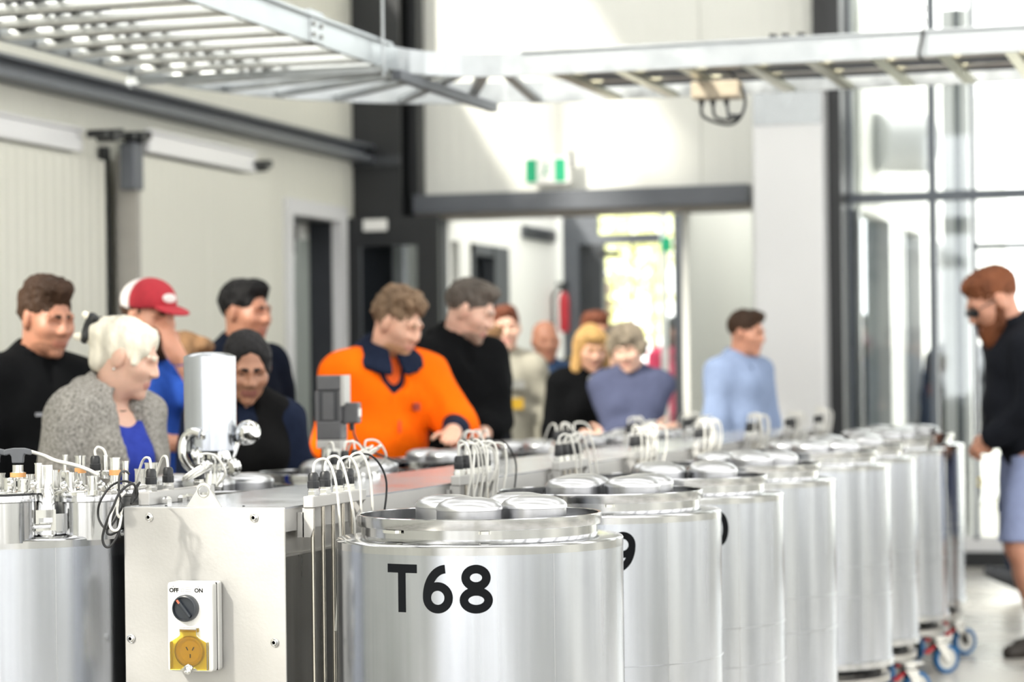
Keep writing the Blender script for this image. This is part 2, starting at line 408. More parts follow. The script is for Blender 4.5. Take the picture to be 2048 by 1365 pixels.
for k in range(3): MB().box(.03, .045, -hw + .02, hw - .02, -.035 + k * .028, -.02 + k * .028).build('slat', m_black_steel, vent, False)
fe = empty('fire_extinguisher', (XV + .10, YW(1106), 0)); tag(fe, 'red fire extinguisher hung on the white lobby wall', 'extinguisher')
MB().lathe([(.0, 1.66), (.036, 1.67), (.042, 1.70), (.042, 1.93), (.032, 1.98), (.015, 2.0), (.0, 2.0)], 20).build('cylinder', m_red, fe)
MB().cyl((0, 0, 2.0), (0, 0, 2.05), .02, 10).box(-.06, .03, -.015, .015, 2.05, 2.08).build('valve', m_black, fe)
MB().tube([(-.02, 0, 2.04), (-.09, 0, 1.95), (-.085, 0, 1.7)], .012, 8).build('hose', m_blackrub, fe)
# far end of the vestibule: framed entrance
ew = empty('window_1'); tag(ew, 'dark framed glazed entrance at the end of the lobby', kind='structure')
F = lambda p0, p1, z0, z1, y0=YV, y1=YV + .12: MB().box(XVp(p0), XVp(p1), y0, y1, z0, z1)
F(1128, 1160, 0, 2.8).build('frame_post', m_dkframe2, ew, False)
F(1160, 1185, 0, 2.8, YV + .05, YV + .1).build('side_panel', m_dkframe, ew, False)
F(1185, 1207, 0, 2.39).build('frame_post', m_dkframe, ew, False)
F(1160, 1323, 2.39, 2.47).build('transom', m_dkframe2, ew, False)
F(1160, 1195, 2.47, 2.8).build('frame_post', m_dkframe2, ew, False)
F(1160, 1510, 2.72, 2.95).build('head_rail', m_dkframe2, ew, False)
F(1323, 1331, 0, 2.8).build('white_post', m_wall2, ew, False)
F(1352, 1380, 0, 2.75, YV - .05).build('frame_post', m_dkframe2, ew, False)
F(1380, 1520, 2.55, 2.75, YV - .05).build('frame_rail', m_dkframe2, ew, False)
F(1380, 1520, 0, 2.55, YV + .02, YV + .06).build('frosted_pane', m_frost, ew, False)
F(1207, 1325, .05, 2.39, YV + .05, YV + .06).build('pane', m_glass, ew, False)
F(1195, 1325, 2.47, 2.72, YV + .05, YV + .06).build('pane', m_glass, ew, False)
F(1331, 1352, .05, 2.8, YV + .05, YV + .06).build('pane', m_glass, ew, False)
F(1262, 1266, .05, 2.39, YV + .04, YV + .08).build('mullion', m_dkframe2, ew, False)
MB().box(XVp(1520), XVp(1530), YB + .2, YV, 0, 2.9).build('wall_panel', m_wall, wv, False)
tag(bevel(MB().box(XVp(1327), XVp(1347), YV - .03, YV - .002, 2.31, 2.43).build('green_sign', m_green, None, False), .003), 'small green sign on the white post in the lobby', 'sign')
dc = empty('door_closer', (XVp(1207), YV - .04, 2.30)); tag(dc, 'dark door closer arm at the top of the bright entrance', 'door closer')
MB().box(0, .16, -.03, .03, -.02, .03).build('body', m_black_steel, dc, False); MB().beam((.02, -.03, .02), (.1, -.25, .02), .02, .01).build('arm', m_black_steel, dc, False)

# white panelled duct and black post beside it
dk = empty('wall_duct'); tag(dk, 'tall glossy white boxed duct in front of the end wall', kind='structure')
bevel(MB().box(XB(1510, 15.85), XB(1650, 15.85), 15.85, YB, 0, 3.22).build('casing', m_wall2, dk, False), .015, 2)
MB().box(XB(1512, 15.85), XB(1648, 15.85), 15.843, 15.85, 2.955, 3.2).build('flashing', m_galv, dk, False)
struct('column_post', MB().box(XB(1668, 16.2), XB(1694, 16.2), 16.05, 16.34, 0, 6).box(XB(1632, 16.2), XB(1668, 16.2), 16.2, 16.34, 3.2, 6), m_black_steel, label='black steel post between the duct and the glazing')
# glazed end wall
gz = empty('window_2'); tag(gz, 'tall glazed wall with grey frames looking outside', kind='structure')
m_frame3 = mat('blue_grey_frame', '#596069', .4, 0, .06, 6)
XR = 3.2
mull = [XB(1700), XB(1868), XB(1950), XB(2120), -.2, .9, 2.0, XR]
for x, w in zip(mull, (.05, .05, .03, .05, .05, .05, .05, .05)): MB().box(x - w / 2, x + w / 2, YB, YB + .1, .18, 6).build('mullion', m_frame3, gz, False)
for z0, z1 in ((2.455, 2.52), (4.05, 4.11), (.10, .20)): MB().box(XB(1694), XR, YB + .006, YB + .094, z0, z1).build('rail', m_frame3 if z0 > 1 else m_wall2, gz, False)
MB().box(XB(1950), XR, YB + .02, YB + .08, 2.12, 2.16).build('rail', m_frame3, gz, False)
MB().box(XB(1694), XR, YB - .03, YB + .1, 0, .10).build('sill', m_black_steel, gz, False)
for x0, x1 in zip(mull, mull[1:]):
    for z0, z1 in ((.2, 2.455), (2.52, 4.05), (4.11, 6)): MB().box(x0 + .02, x1 - .02, YB + .045, YB + .055, z0, z1).build('pane', m_glass, gz, False)
wr_ = struct('wall_right', MB().box(4.8, 5.0, -7.6, YB, 0, 1.0).box(4.8, 5.0, -7.6, YB, 4.4, 6).box(XR, 5.0, YB, YB + .2, 0, 6), m_wall, label='unseen white side wall with dark posts for the tank reflections')
for yy in np.arange(-7, 16, 2.1): MB().box(4.8, 5.0, yy, yy + .35, 1.0, 4.4).build('reflection_post', m_dkframe, wr_, False)  # unseen posts added to put dark streaks into the steel reflections
wf_ = struct('wall_front', MB().box(-6.3, 5, -7.8, -7.6, 0, .5).box(-6.3, 5, -7.8, -7.6, 5.2, 6).box(-6.3, -5.2, -7.8, -7.6, .5, 5.2).box(1.2, 2.6, -7.8, -7.6, .5, 5.2), m_wall, label='unseen front wall with bays and posts for the tank reflections')
for xx in (-3.4, -1.6, .2, 3.4): MB().box(xx - .16, xx + .16, -7.8, -7.6, .5, 5.2).build('reflection_post', m_dkframe, wf_, False)  # posts behind the camera, added to stripe the tank reflections

# outside the glazing: neighbouring wing with windows, canopy
XW = -2.55
wing = empty('annex_wing', (XW, 20, 0)); tag(wing, 'white neighbouring wing with grey windows behind the glazing', 'building')
def W(y0, y1, z0, z1, x0=-.12, x1=0.): return MB().box(x0, x1, y0 - 20, y1 - 20, z0, z1)
W(YB + .25, 27, 2.42, 4.0).build('wall', mat('annex_white', '#e6e7e2', .6), wing, False)
W(YB + .25, 27, 0, .25).build('wall', MATS['annex_white'], wing, False)
YWn = lambda px: Y_on_X(px, XW)
ed = [YB + .25, YWn(1718), YWn(1780), YWn(1806), YWn(1842), YWn(1862), YWn(1886), YWn(1900), YWn(1938), 27]
for k in range(0, len(ed) - 1, 2): W(ed[k], ed[k + 1], .25, 2.42).build('pier', MATS['annex_white'], wing, False)
for k in range(1, len(ed) - 2, 2):
    wv_ = W(ed[k], ed[k + 1], .25, 2.42, -.08, -.07).build('window', m_glassdk, wing, False)
    W(ed[k], ed[k] + .05, .25, 2.42, -.12, .02).box(-.12, .02, ed[k + 1] - 20.05, ed[k + 1] - 20, .25, 2.42).build('window_frame', m_wall2, wv_, False)
MB().box(-.92, -.86, -.6, 7, 0, 3).build('inner_wall', m_greyglass, wing, False)
dp = empty('vent_duct', tuple(at(1752, 285, 17.25) - Vector((XW, 20, 0)))); dp.parent = wing; dp['label'] = 'round white duct outlet with a grey mouth'
ax = Vector((.80, .60, 0)).normalized()
MB().lathe([(.20, 0), (.213, 0), (.213, .40), (.0, .40)], 36, (0, 0, 0), ax).build('pipe', m_wall2, dp)
MB().lathe([(.0, .03), (.205, .03)], 36, (0, 0, 0), ax).build('mouth', m_greyglass, dp)
cn = empty('entrance_canopy', (.6, 18.8, 3.85)); tag(cn, 'dark canopy soffit with pale rafters outside the glazing', 'canopy')
MB().box(-1.75, 3, -2.1, -.9, .06, .16).build('soffit', m_dkframe, cn, False)
for k in range(6): MB().box(-1.6 + k * .75, -1.54 + k * .75, -2.1, -.9, 0, .06).build('rafter', m_wall2, cn, False)
for px_, w in ((1905, .10), (1922, .05), (1936, .06)):
    xx = X_on_Y(px_, 17.6)
    tag(MB().box(xx - w / 2, xx + w / 2, 17.55, 17.65, -.03, 3.91).build('canopy_post', m_wall2 if w != .05 else m_frame3, None, False),
        {.10: 'wide white canopy post just outside the glazing', .05: 'slim blue grey canopy post between two white ones', .06: 'narrow white canopy post nearest the open sky'}[w], 'post', 'posts outside the glazing')
# trees outside, seen through the lobby entrance and the glazing
m_leaf = mat('sunlit_leaves', '#cfd090', .7, 0, .2, 12); m_bark = mat('bark', '#6d5b49', .9, 0, .2, 10)
def tree(px, d, h, lab, seed):
    p = at(px, 750, d); t = empty('garden_tree', (p.x, p.y, -.03)); tag(t, lab, 'tree', 'garden trees outside'); rnd = random.Random(seed)
    MB().cyl((0, 0, 0), (0, 0, h * .6), .09, 10, .05).build('trunk', m_bark, t)
    mb = MB()
    for k in range(700):
        u = Vector((rnd.gauss(0, 1), rnd.gauss(0, 1), rnd.gauss(0, 1))).normalized() * (rnd.random() ** .4)
        c = Vector((u.x * h * .3, u.y * h * .3, h * .68 + u.z * h * .32)); q = Vector((rnd.gauss(0, 1), rnd.gauss(0, 1), rnd.gauss(0, 1))).normalized(); w = q.orthogonal().normalized(); s_ = .09
        mb.add([c + q * s_, c + w * s_ * .6, c - q * s_, c - w * s_ * .6], [(0, 1, 2, 3)])
    tag(mb.build('foliage', m_leaf, t, False), kind='stuff')
tree(1222, 34, 4.6, 'yellow green tree seen through the lobby entrance', 1)
tree(1310, 38, 5.2, 'taller yellow green tree near the white lobby post', 2)
tree(1905, 33, 2.6, 'low green tree outside beyond the capped person', 3)

# exit sign on the end wall
ex = empty('exit_sign', (XB(1100, 16.2), 16.2, 2.735)); tag(ex, 'green and white exit sign above the wide doorway', 'exit sign')
bevel(MB().box(-.155, .165, -.03, .06, -.09, .10).build('housing', m_whiteplas, ex, False), .008)
MB().box(-.150, -.070, -.034, -.030, -.075, .085).build('green_panel', m_green, ex, False)
MB().box(.060, .140, -.034, -.030, -.075, .085).build('green_panel', m_green, ex, False)
fig = MB().lathe([(0, -.001), (.009, -.001), (.009, .001), (0, .001)], 12, (.002, -.033, .05), (0, 1, 0)).beam((0, -.033, .035), (-.012, -.033, 0), .012, .002, (0, 1, 0))
fig.beam((-.012, -.033, 0), (.012, -.033, -.03), .009, .002, (0, 1, 0)).beam((-.012, -.033, 0), (-.03, -.033, -.04), .009, .002, (0, 1, 0)).beam((0, -.033, .03), (.02, -.033, .01), .007, .002, (0, 1, 0))
fig.build('running_figure', m_green, ex, False)
MB().cyl((.17, .02, .02), (.17, .02, .14), .014, 10).build('bracket', m_dkframe2, ex)

# ------------------------------------------------------------------ cable trays
def rail_path(mb, pts, w=.02, h=.10):
    for p, q in zip(pts, pts[1:]):
        p, q = Vector(p), Vector(q); mb.beam(p, q, w, h)
    return mb
TZ = 2.64   # centre height of the side rails
XA, XB_ = -4.45, -3.40; YF, YK = 9.85, 10.87
arc_i = [(-2.95 + .45 * math.cos(t), 9.40 + .45 * math.sin(t), TZ) for t in np.linspace(math.pi, math.pi / 2, 9)]
arc_o = [(-2.95 + 1.5 * math.cos(t), 9.40 + 1.47 * math.sin(t), TZ) for t in np.linspace(math.pi, math.pi / 2, 13)]
tl = empty('cable_ladder', (0, 0, 0)); tag(tl, 'galvanised cable ladder with bright rungs running beside the ribbed wall', 'cable tray', 'overhead cable trays')
MB().box(XB_ - .01, XB_ + .01, 2.0, 9.40, TZ - .05, TZ + .05).box(XB_ - .03, XB_ + .03, 2.0, 9.40, TZ + .045, TZ + .055).build('side_rail', m_galv, tl, False)
MB().box(XA - .01, XA + .01, 2.0, 9.40, TZ - .05, TZ + .05).build('side_rail', m_galv, tl, False)
yy = 2.2
while yy < 9.5:
    bevel(MB().box(XA + .01, XB_ - .01, yy - .035, yy + .035, TZ - .045, TZ - .015).build('rung', m_rungl, tl, False), .008, 2); yy += .28
for k, (x, r) in enumerate(((-4.3, .012), (-4.2, .018), (-4.1, .012), (-4.33, .03), (-3.9, .012), (-3.98, .02), (-4.05, .015))):
    MB().tube([(x, 2, TZ - .0), (x + .02, 5, TZ + .0), (x - .01, 8, TZ), (x + .02, 9.5, TZ)], r, 8, 4).build('power_cable', m_blackrub if k % 2 else m_grey, tl)
MB().box(XA - .05, XB_ + .05, 9.23, 9.27, TZ - .085, TZ - .055).build('support_strut', m_galv, tl, False)
MB().box(XA - .05, XB_ + .05, 6.5, 6.54, TZ - .085, TZ - .055).build('support_strut', m_galv, tl, False)
for yy in (9.25, 6.53):
    for x in (XA - .04, XB_ + .04): MB().cyl((x, yy, TZ - .1), (x, yy, 6), .006, 8).build('hanger_rod', m_galv, tl)
bevel(MB().box(XB_ - .012, XB_ + .016, 8.52, 8.66, TZ - .05, TZ + .075).build('splice_plate', m_galv, tl, False), .004)
for k in range(4): MB().cyl((XB_ + .016, 8.55 + .08 * (k % 2), TZ - .02 + .04 * (k // 2)), (XB_ + .024, 8.55 + .08 * (k % 2), TZ - .02 + .04 * (k // 2)), .009, 8).build('bolt', m_dull, tl)
te = empty('tray_bend'); tag(te, 'curved cable ladder bend joining the two overhead trays', 'cable tray', 'overhead cable trays')
rail_path(MB(), arc_i).build('inner_rail', m_galv, te); rail_path(MB(), arc_o).build('outer_rail', m_galv, te)
for t in np.linspace(math.pi * .95, math.pi * .55, 7):
    MB().beam((-2.95 + .46 * math.cos(t), 9.4 + .46 * math.sin(t), TZ - .033), (-2.95 + 1.48 * math.cos(t), 9.4 + 1.45 * math.sin(t), TZ - .033), .05, .022).build('rung', m_galv, te, False)
tx = empty('cross_tray'); tag(tx, 'galvanised cable tray crossing the hall in front of the end wall', 'cable tray', 'overhead cable trays')
MB().box(-2.95, 4.8, YF - .01, YF + .01, TZ - .05, TZ + .05).box(-2.95, 4.8, YF - .03, YF + .01, TZ + .047, TZ + .055).build('side_rail', m_galv, tx, False)
MB().box(-2.95, 4.8, YK - .01, YK + .01, TZ - .05, TZ + .05).build('side_rail', m_galv, tx, False)
x = -2.8; m_rungx = mat('rung_steel', '#c9c8b4', .3, 1, .08, 10)
while x < 4.7:
    MB().box(x - .025, x + .025, YF + .01, YK - .01, TZ - .05, TZ - .028).build('rung', m_rungx, tx, False); x += .27
for k, (yv, r) in enumerate(((10.2, .02), (10.28, .015), (10.5, .025), (10.65, .02), (10.05, .012), (10.38, .018))):
    MB().tube([(-2.9, yv, TZ - .005 + r * .5), (-1, yv + .02, TZ - .01 + r * .5), (1.5, yv - .02, TZ - .01 + r * .5), (4.7, yv, TZ - .01 + r * .5)], r, 8, 5).build('power_cable', m_grey if k % 2 else m_dull, tx)
for px_ in (1548, 1573, 1604): MB().cyl((X_on_Y(px_, 9.95), 9.95, TZ), (X_on_Y(px_, 9.95) + .015, 9.95, TZ + .085), .018, 10).build('cable_end', m_blackrub, tx)
st = tag(MB().box(-3.37, -3.33, 9.38, 10.72, TZ - .10, TZ - .06).build('channel_strut', m_dkframe2, None, False), 'grey channel strut sticking out under the tray bend', 'strut')
MB().cyl((-3.35, 9.45, TZ - .06), (-3.35, 9.45, TZ - .0), .006, 8).build('bolt', m_galv, st)
# chain that carries the cross tray
ch = empty('hanging_chain', (X_on_Y(1858, 9.85), 9.82, TZ)); tag(ch, 'steel chain holding up the cross tray', 'chain')
for k in range(40):
    q = [(.008 * math.cos(t) if k % 2 else 0, 0 if k % 2 else .008 * math.cos(t), .06 + k * .026 + .016 * math.sin(t)) for t in np.linspace(0, 2 * math.pi, 11)]
    MB().tube(q, .003, 6, 1).build('chain_link', m_chrome, ch)
MB().tube([(0, 0, .07), (-.012, -.01, 0), (-.02, -.01, -.05), (0, .03, -.07)], .006, 8).build('hook', m_black_steel, ch)
# beige junction box hanging under the cross tray with looping cables
jb = empty('junction_box', (X_on_Y(1446, 10.3), 10.3, TZ - .13)); tag(jb, 'beige junction box with looped cables hanging under the cross tray', 'junction box')
bevel(MB().box(-.115, .095, -.06, .06, -.005, .07).build('box', m_beige, jb, False), .006)
for k, dx in enumerate((-.08, -.03, .03)):
    MB().cyl((dx, 0, -.03), (dx, 0, -.005), .012, 10).build('gland', m_black, jb)
    MB().tube([(dx, 0, -.02), (dx + .01, 0, -.08), (.04, .01, -.115 + .02 * k), (.10, .0, -.07), (.105, 0, .02), (.03, -.03, .13), (-.1, -.05, .16)], .007, 8).build('cable', m_black if k < 2 else m_grey, jb)
# ------------------------------------------------------------------ tanks
TX = -1.60; TR = .31
TY = [4.98, 5.99, 6.85, 7.76, 9.01, 9.76, 10.72, 11.42]
LX = -2.74
LY = [4.99, 6.06, 7.10, 8.15, 9.20, 10.15, 11.02]
m_blue = mat('blue_tyre', '#1d5f93', .5, 0, .06, 20); m_hub = mat('pale_hub', '#c9c9c4', .45, 0, .05, 20)
def make_caster(parent, ang, rad=.325):
    cx, cy = rad * math.cos(ang), rad * math.sin(ang)
    e = empty('caster', (cx, cy, 0)); e.parent = parent; e.rotation_euler = (0, 0, ang + 1.25)
    MB().box(-.045, .045, -.045, .045, .155, .163).cyl((0, 0, .14), (0, 0, .155), .03, 14).build('mount_plate', m_chrome, e)
    fk = MB()
    for s in (-1, 1): fk.prism([(-.03, .14), (.03, .14), (.05, .05), (.03, .05)], (0, s * .022 - .002, 0), (1, 0, 0), (0, 0, 1), (0, .004, 0))
    fk.box(-.03, .03, -.024, .024, .134, .142).build('fork', m_chrome, e, False)
    MB().ring([(.046, -.014), (.062, -.013), (.0635, 0), (.062, .013), (.046, .014)], 28, (.04, 0, .0635), (0, 1, 0)).build('tyre', m_blue, e)
    MB().lathe([(.0, -.012), (.046, -.012), (.046, .012), (.0, .012)], 24, (.04, 0, .0635), (0, 1, 0)).lathe([(0, -.02), (.014, -.02), (.014, .02), (0, .02)], 12, (.04, 0, .0635), (0, 1, 0)).build('wheel_hub', m_hub, e)
    MB().prism([(-.05, .11), (-.02, .13), (-.02, .12), (-.06, .09), (-.075, .095)], (0, -.012, 0), (1, 0, 0), (0, 0, 1), (0, .024, 0)).build('brake_lever', m_red, e, False)
    return e
DOMES = [(-.020, -.100), (.118, -.040), (-.070, .032), (.085, .092)]
def make_tank(name):
    t = empty(name)
    MB().lathe([(.0, .20), (.25, .20), (.30, .225), (TR, .235), (TR, .955)], 128).build('shell', m_tank, t)
    MB().lathe([(TR + .0008, .952), (TR + .0008, .968), (TR - .002, .9715), (TR - .006, .973), (.258, .980)], 128).build('shoulder_band', m_band, t)
    MB().ring([(.250, .975), (.2555, .975), (.2555, .999), (.250, .999)], 128).build('neck_ring', m_band, t)
    MB().ring([(.2575, .9995), (.2640, .9995), (.2645, 1.001), (.2645, 1.0215), (.263, 1.023), (.2585, 1.023), (.2575, 1.0215)], 128).build('rim_ring', m_band, t)
    MB().lathe([(.0, .965), (.257, .965)], 64).build('lid_plate', m_dull, t)
    for z in (.604, .495): MB().ring([(TR - .002, z - .0022), (TR + .0012, z), (TR - .002, z + .0022)], 96).build('weld_seam', m_dome, t)
    MB().ring([(TR - .001, .225), (TR + .006, .228), (TR + .006, .252), (TR - .001, .255)], 96).build('base_band', m_band, t)
    MB().box(TR - .0005, TR + .0004, -.0006, .0006, .255, .952).build('vertical_seam', m_dome, t, False).rotation_euler = (0, 0, -math.pi / 2 + math.radians(47))
    fr = MB().ring([(.22, .165), (.30, .165), (.30, .19), (.22, .19)], 48)
    for k in range(4): fr.beam((0, 0, .178), (.3 * math.cos(k * math.pi / 2 + .3), .3 * math.sin(k * math.pi / 2 + .3), .178), .04, .025)
    for k in range(4): fr.cyl((.27 * math.cos(k * math.pi / 2 + .3), .27 * math.sin(k * math.pi / 2 + .3), .185), (.27 * math.cos(k * math.pi / 2 + .3), .27 * math.sin(k * math.pi / 2 + .3), .212), .02, 12)
    fr.build('trolley_frame', m_dull, t)
    for k in range(4): make_caster(t, math.radians(-28 + 90 * k))
    for a, w in ((-2.05, .11), (-1.22, .05)):
        p = [(.2560 + (.010 if abs(i) < 4 else .004), a + w * i / 5) for i in range(-5, 6)]
        mb = MB(); v = []
        for r, an in p: v += [(r * math.cos(an), r * math.sin(an), .992), (r * math.cos(an), r * math.sin(an), .9985)]
        mb.add(v, [(2 * i, 2 * i + 2, 2 * i + 3, 2 * i + 1) for i in range(len(p) - 1)]).build('seal_tab', m_chrome, t, False)
    return t
def add_domes(t, rot):
    ds = []
    for i, (la, de) in enumerate(DOMES):
        x, y = la * CT - de * ST, la * ST + de * CT
        c, s = math.cos(rot), math.sin(rot); X, Y = x * c - y * s, x * s + y * c
        prof = [(.0695, .966), (.0695, 1.0335), (.0712, 1.034), (.0712, 1.0395), (.069, 1.0445), (.063, 1.0505), (.05, 1.0565), (.03, 1.0605), (.0, 1.062)]
        d = MB().lathe(prof, 56, (X, Y, 0)).build('port_lid', m_dome, t)
        ds.append(d)
    return ds
# big stencilled numbers as bent vinyl strokes
def glyph(ch):
    w, h = .62, 1.0; E = lambda cx, cy, rx, ry, a0, a1, n=40: [(cx + rx * math.cos(math.radians(a0 + (a1 - a0) * i / n)), cy + ry * math.sin(math.radians(a0 + (a1 - a0) * i / n))) for i in range(n + 1)]
    L = lambda a, b, n=14: [(a[0] + (b[0] - a[0]) * i / n, a[1] + (b[1] - a[1]) * i / n) for i in range(n + 1)]
    s = .088
    if ch == 'T': return [L((0.0, 1 - s), (.72, 1 - s)), L((.36, 0), (.36, 1 - s))]
    six = [E(.32, .32, .235, .235, 0, 360), E(.50, .33, .415, .585, 180, 92, 24) ]
    if ch == '6': return six
    if ch == '9': return [[(.64 - x, 1 - y) for x, y in st] for st in six]
    if ch == '8': return [E(.34, .27, .255, .185, 0, 360), E(.34, .735, .215, .18, 0, 360)]
    if ch == '7': return [L((0, 1 - s), (.6, 1 - s)), L((.56, 1 - s), (.16, 0))]
    if ch == '0': return [E(.32, .5, .235, .415, 0, 360)]
def number(t, text, a_start, rot=0.):
    H = .0985; sw = .0178; mb = MB(); x0 = 0
    for ch in text:
        for stroke in glyph(ch):
            pts = [Vector((x * H * 1.0 + x0, y * H)) for x, y in stroke]; n = len(pts); v = []
            closed = (pts[0] - pts[-1]).length < 1e-4
            for i, p in enumerate(pts):
                if closed: d = pts[(i + 1) % (n - 1)] - pts[(i - 1) % (n - 1)]
                else: d = pts[min(i + 1, n - 1)] - pts[max(i - 1, 0)]
                d.normalize(); nn = Vector((-d.y, d.x)) * sw / 2
                for q in (p + nn, p - nn):
                    a = -math.pi / 2 + a_start + q.x / TR + rot
                    v.append(((TR + .0007) * math.cos(a), (TR + .0007) * math.sin(a), .835 + q.y))
            mb.add(v, [(2 * i, 2 * i + 1, 2 * i + 3, 2 * i + 2) for i in range(n - 1)])
        x0 += H * (.86 if ch == 'T' else .79)
    o = mb.build('lettering', m_letter, t, False); o['label'] = 'black characters ' + text
    return o
proto = make_tank('fermentation_tank')
RG = 'wheeled steel tanks in the numbered row'
labs = ['steel tank marked T68, nearest of the numbered row', 'steel tank marked T69 directly behind the T68 tank', 'steel tank with the round black figure edge behind the T69 tank',
        'steel tank fourth from T68 in the numbered row', 'steel tank fifth from T68 in the numbered row', 'steel tank sixth from T68, its blue caster showing on the floor',
        'steel tank seventh from T68 in the numbered row', 'steel tank farthest from T68, beside the bearded man']
rots = [0, -.55, -.30, .5, .2, -.4, .6, .1]
for i, y in enumerate(TY):
    t = proto if i == 0 else copy_tree(proto)
    t.location = (TX, y, 0); tag(t, labs[i], 'tank', RG)
for i, t in enumerate([o for o in COL.objects if o.name.startswith('fermentation_tank')]):
    add_domes(t, rots[i])
    if i < 3: number(t, ('T68', 'T69', 'T70')[i], math.radians((-20.0, -10.8, -1)[i]))
# left row: same shells, some with instruments instead of plain lids
labs = ['steel tank with crowded ports on its lid, left of the power outlet cabinet', 'steel tank under the tall polished cylinder', 'steel tank under the grey servo motor',
        'steel tank in front of the person in orange', 'steel tank in front of the person in the black hoodie', 'steel tank in the crowd side row before the blonde person', 'farthest steel tank of the row on the crowd side']
lt = []
for i, y in enumerate(LY):
    t = copy_tree(proto, None, ('port_lid', 'lettering')); t.location = (LX, y, 0); tag(t, labs[i], 'tank', 'wheeled steel tanks on the crowd side'); lt.append(t)
    for ch in t.children:
        if ch.name.startswith('caster'):
            a = math.atan2(ch.location.y, ch.location.x) + math.radians(73); ch.location = (.28 * math.cos(a), .28 * math.sin(a), 0); ch.rotation_euler = (0, 0, math.pi / 2)
    if i >= 1: add_domes(t, (.0, .5, -.3, .2, .6, .1, .4)[i])
# first tank of the left row: flanged stubs, ports, clamp ring with buckle
t0 = lt[0]; L0 = Vector(t0.location)
def loc(px, py, d): return at(px, py, d) - L0
def zpx(py, d=5.42): return z_at(120, py, d)
clampb = empty('band_clamp'); clampb.parent = t0
MB().ring([(.2650, .985), (.2665, .985), (.2665, 1.024), (.2650, 1.024)], 128).build('band', m_band, clampb)
def bent_plate(a0, a1, z0, z1, r, n=8):
    v = []; 
    for i in range(n + 1):
        a = a0 + (a1 - a0) * i / n
        for rr in (r, r + .003):
            for z in (z0, z1): v.append((rr * math.cos(a), rr * math.sin(a), z))
    f = []
    for i in range(n):
        o = 4 * i; p = o + 4
        f += [(o + 2, p + 2, p + 3, o + 3), (o + 1, o, p, p + 1)[::-1], (o + 1, p + 1, p + 3, o + 3)[::-1], (o, p, p + 2, o + 2)]
    f += [(0, 2, 3, 1), (4 * n, 4 * n + 1, 4 * n + 3, 4 * n + 2)]
    return v, f
q = loc(103, 1040, 5.3); ab = math.atan2(q.y, q.x)
bk = MB()
for a0, a1, z0, z1 in ((-.085, .085, 1.016, 1.034), (.055, .085, .990, 1.02), (-.085, -.060, 1.004, 1.02), (-.085, .085, .988, .998), (-.05, .085, .998, 1.006)):
    bk.add(*bent_plate(ab + a0, ab + a1, z0, z1, .268))
bk.build('buckle', m_chrome, clampb, False)
bt = MB().cyl((.274 * math.cos(ab - .16), .274 * math.sin(ab - .16), .998), (.275 * math.cos(ab + .03), .275 * math.sin(ab + .03), .999), .0055, 10)
bt.cyl((.272 * math.cos(ab - .45), .272 * math.sin(ab - .45), .998), (.275 * math.cos(ab - .14), .275 * math.sin(ab - .14), .998), .0028, 8)
bt.build('draw_bolt', m_chrome, clampb)
STUB = []
for px_, d, rpx in ((8, 5.32, 66), (178, 5.42, 68), (60, 5.62, 62), (240, 5.66, 60)):
    p = loc(px_, 1000, d); r = rpx * d / FPX; zt = zpx(984, d) if d < 5.5 else zpx(975, d)
    s = MB().lathe([(r - .006, .965), (r - .006, zt - .022), (r, zt - .02), (r, zt - .006), (r - .002, zt)], 48, (p.x, p.y, 0)).build('flanged_stub', m_band, t0)
    MB().lathe([(r - .001, zt - .0015), (r - .001, zt), (r - .007, zt + .003), (0, zt + .003)], 48, (p.x, p.y, 0)).build('stub_cover', m_chrome, s)
    MB().ring([(r + .0008, zt - .006), (r + .0008, zt - .001), (r - .003, zt - .001), (r - .003, zt - .006)], 48, (p.x, p.y, 0)).build('seal', m_black if px_ == 8 else m_chrome, s)
    STUB.append((p, zt))
cone = loc(91, 1000, 5.36)
MB().lathe([(.024, .97), (.0215, zpx(985)), (.0165, zpx(972)), (.0165, zpx(930)), (.0155, zpx(928)), (.0, zpx(928))], 28, (cone.x, cone.y, 0)).build('cone_reducer', m_chrome, t0)
PORTS = [(131, 910, 938, 5.5, 10, 0), (161, 912, 966, 5.56, 20, 1), (211, 912, 945, 5.5, 10, 0), (230, 917, 966, 5.42, 20, 1), (251, 924, 966, 5.46, 13, 0),
         (77, 926, 972, 5.3, 14, 0), (58, 948, 975, 5.45, 22, 0), (112, 940, 972, 5.6, 26, 0), (20, 955, 975, 5.34, 24, 0), (46, 957, 977, 5.3, 22, 0), (0, 945, 975, 5.5, 20, 0), (186, 953, 977, 5.34, 22, 0),
         (303, 928, 960, 5.75, 26, 0), (280, 940, 962, 5.7, 20, 0), (142, 945, 970, 5.45, 24, 0)]
for px_, y0, y1, d, w, band in PORTS:
    p = loc(px_, 960, d); r = w / 2 * d / FPX; za, zb = zpx(y1, d) - .015, zpx(y0, d)
    pt = MB().lathe([(r * 1.6, za), (r * 1.6, za + .008), (r, za + .010), (r, zb - .003), (r * 1.12, zb - .003), (r * 1.12, zb), (r * .8, zb), (r * .8, zb - .004), (0, zb - .004)], 24, (p.x, p.y, 0)).build('port_tube', m_chrome, t0)
    if band:
        zc = zpx(y0 + 30, d); MB().ring([(r + .0006, zc - .006), (r + .0016, zc - .006), (r + .0016, zc + .006), (r + .0006, zc + .006)], 24, (p.x, p.y, 0)).build('tape_band', m_orangeband, pt)
    if w == 10:
        zc = zpx(950, d); MB().lathe([(.009, za), (.0095, zc - .01), (.0105, zc), (.0105, zc + .006), (.008, zc + .009), (0, zc + .009)], 6, (p.x, p.y, 0)).build('hex_body', m_chrome, pt)
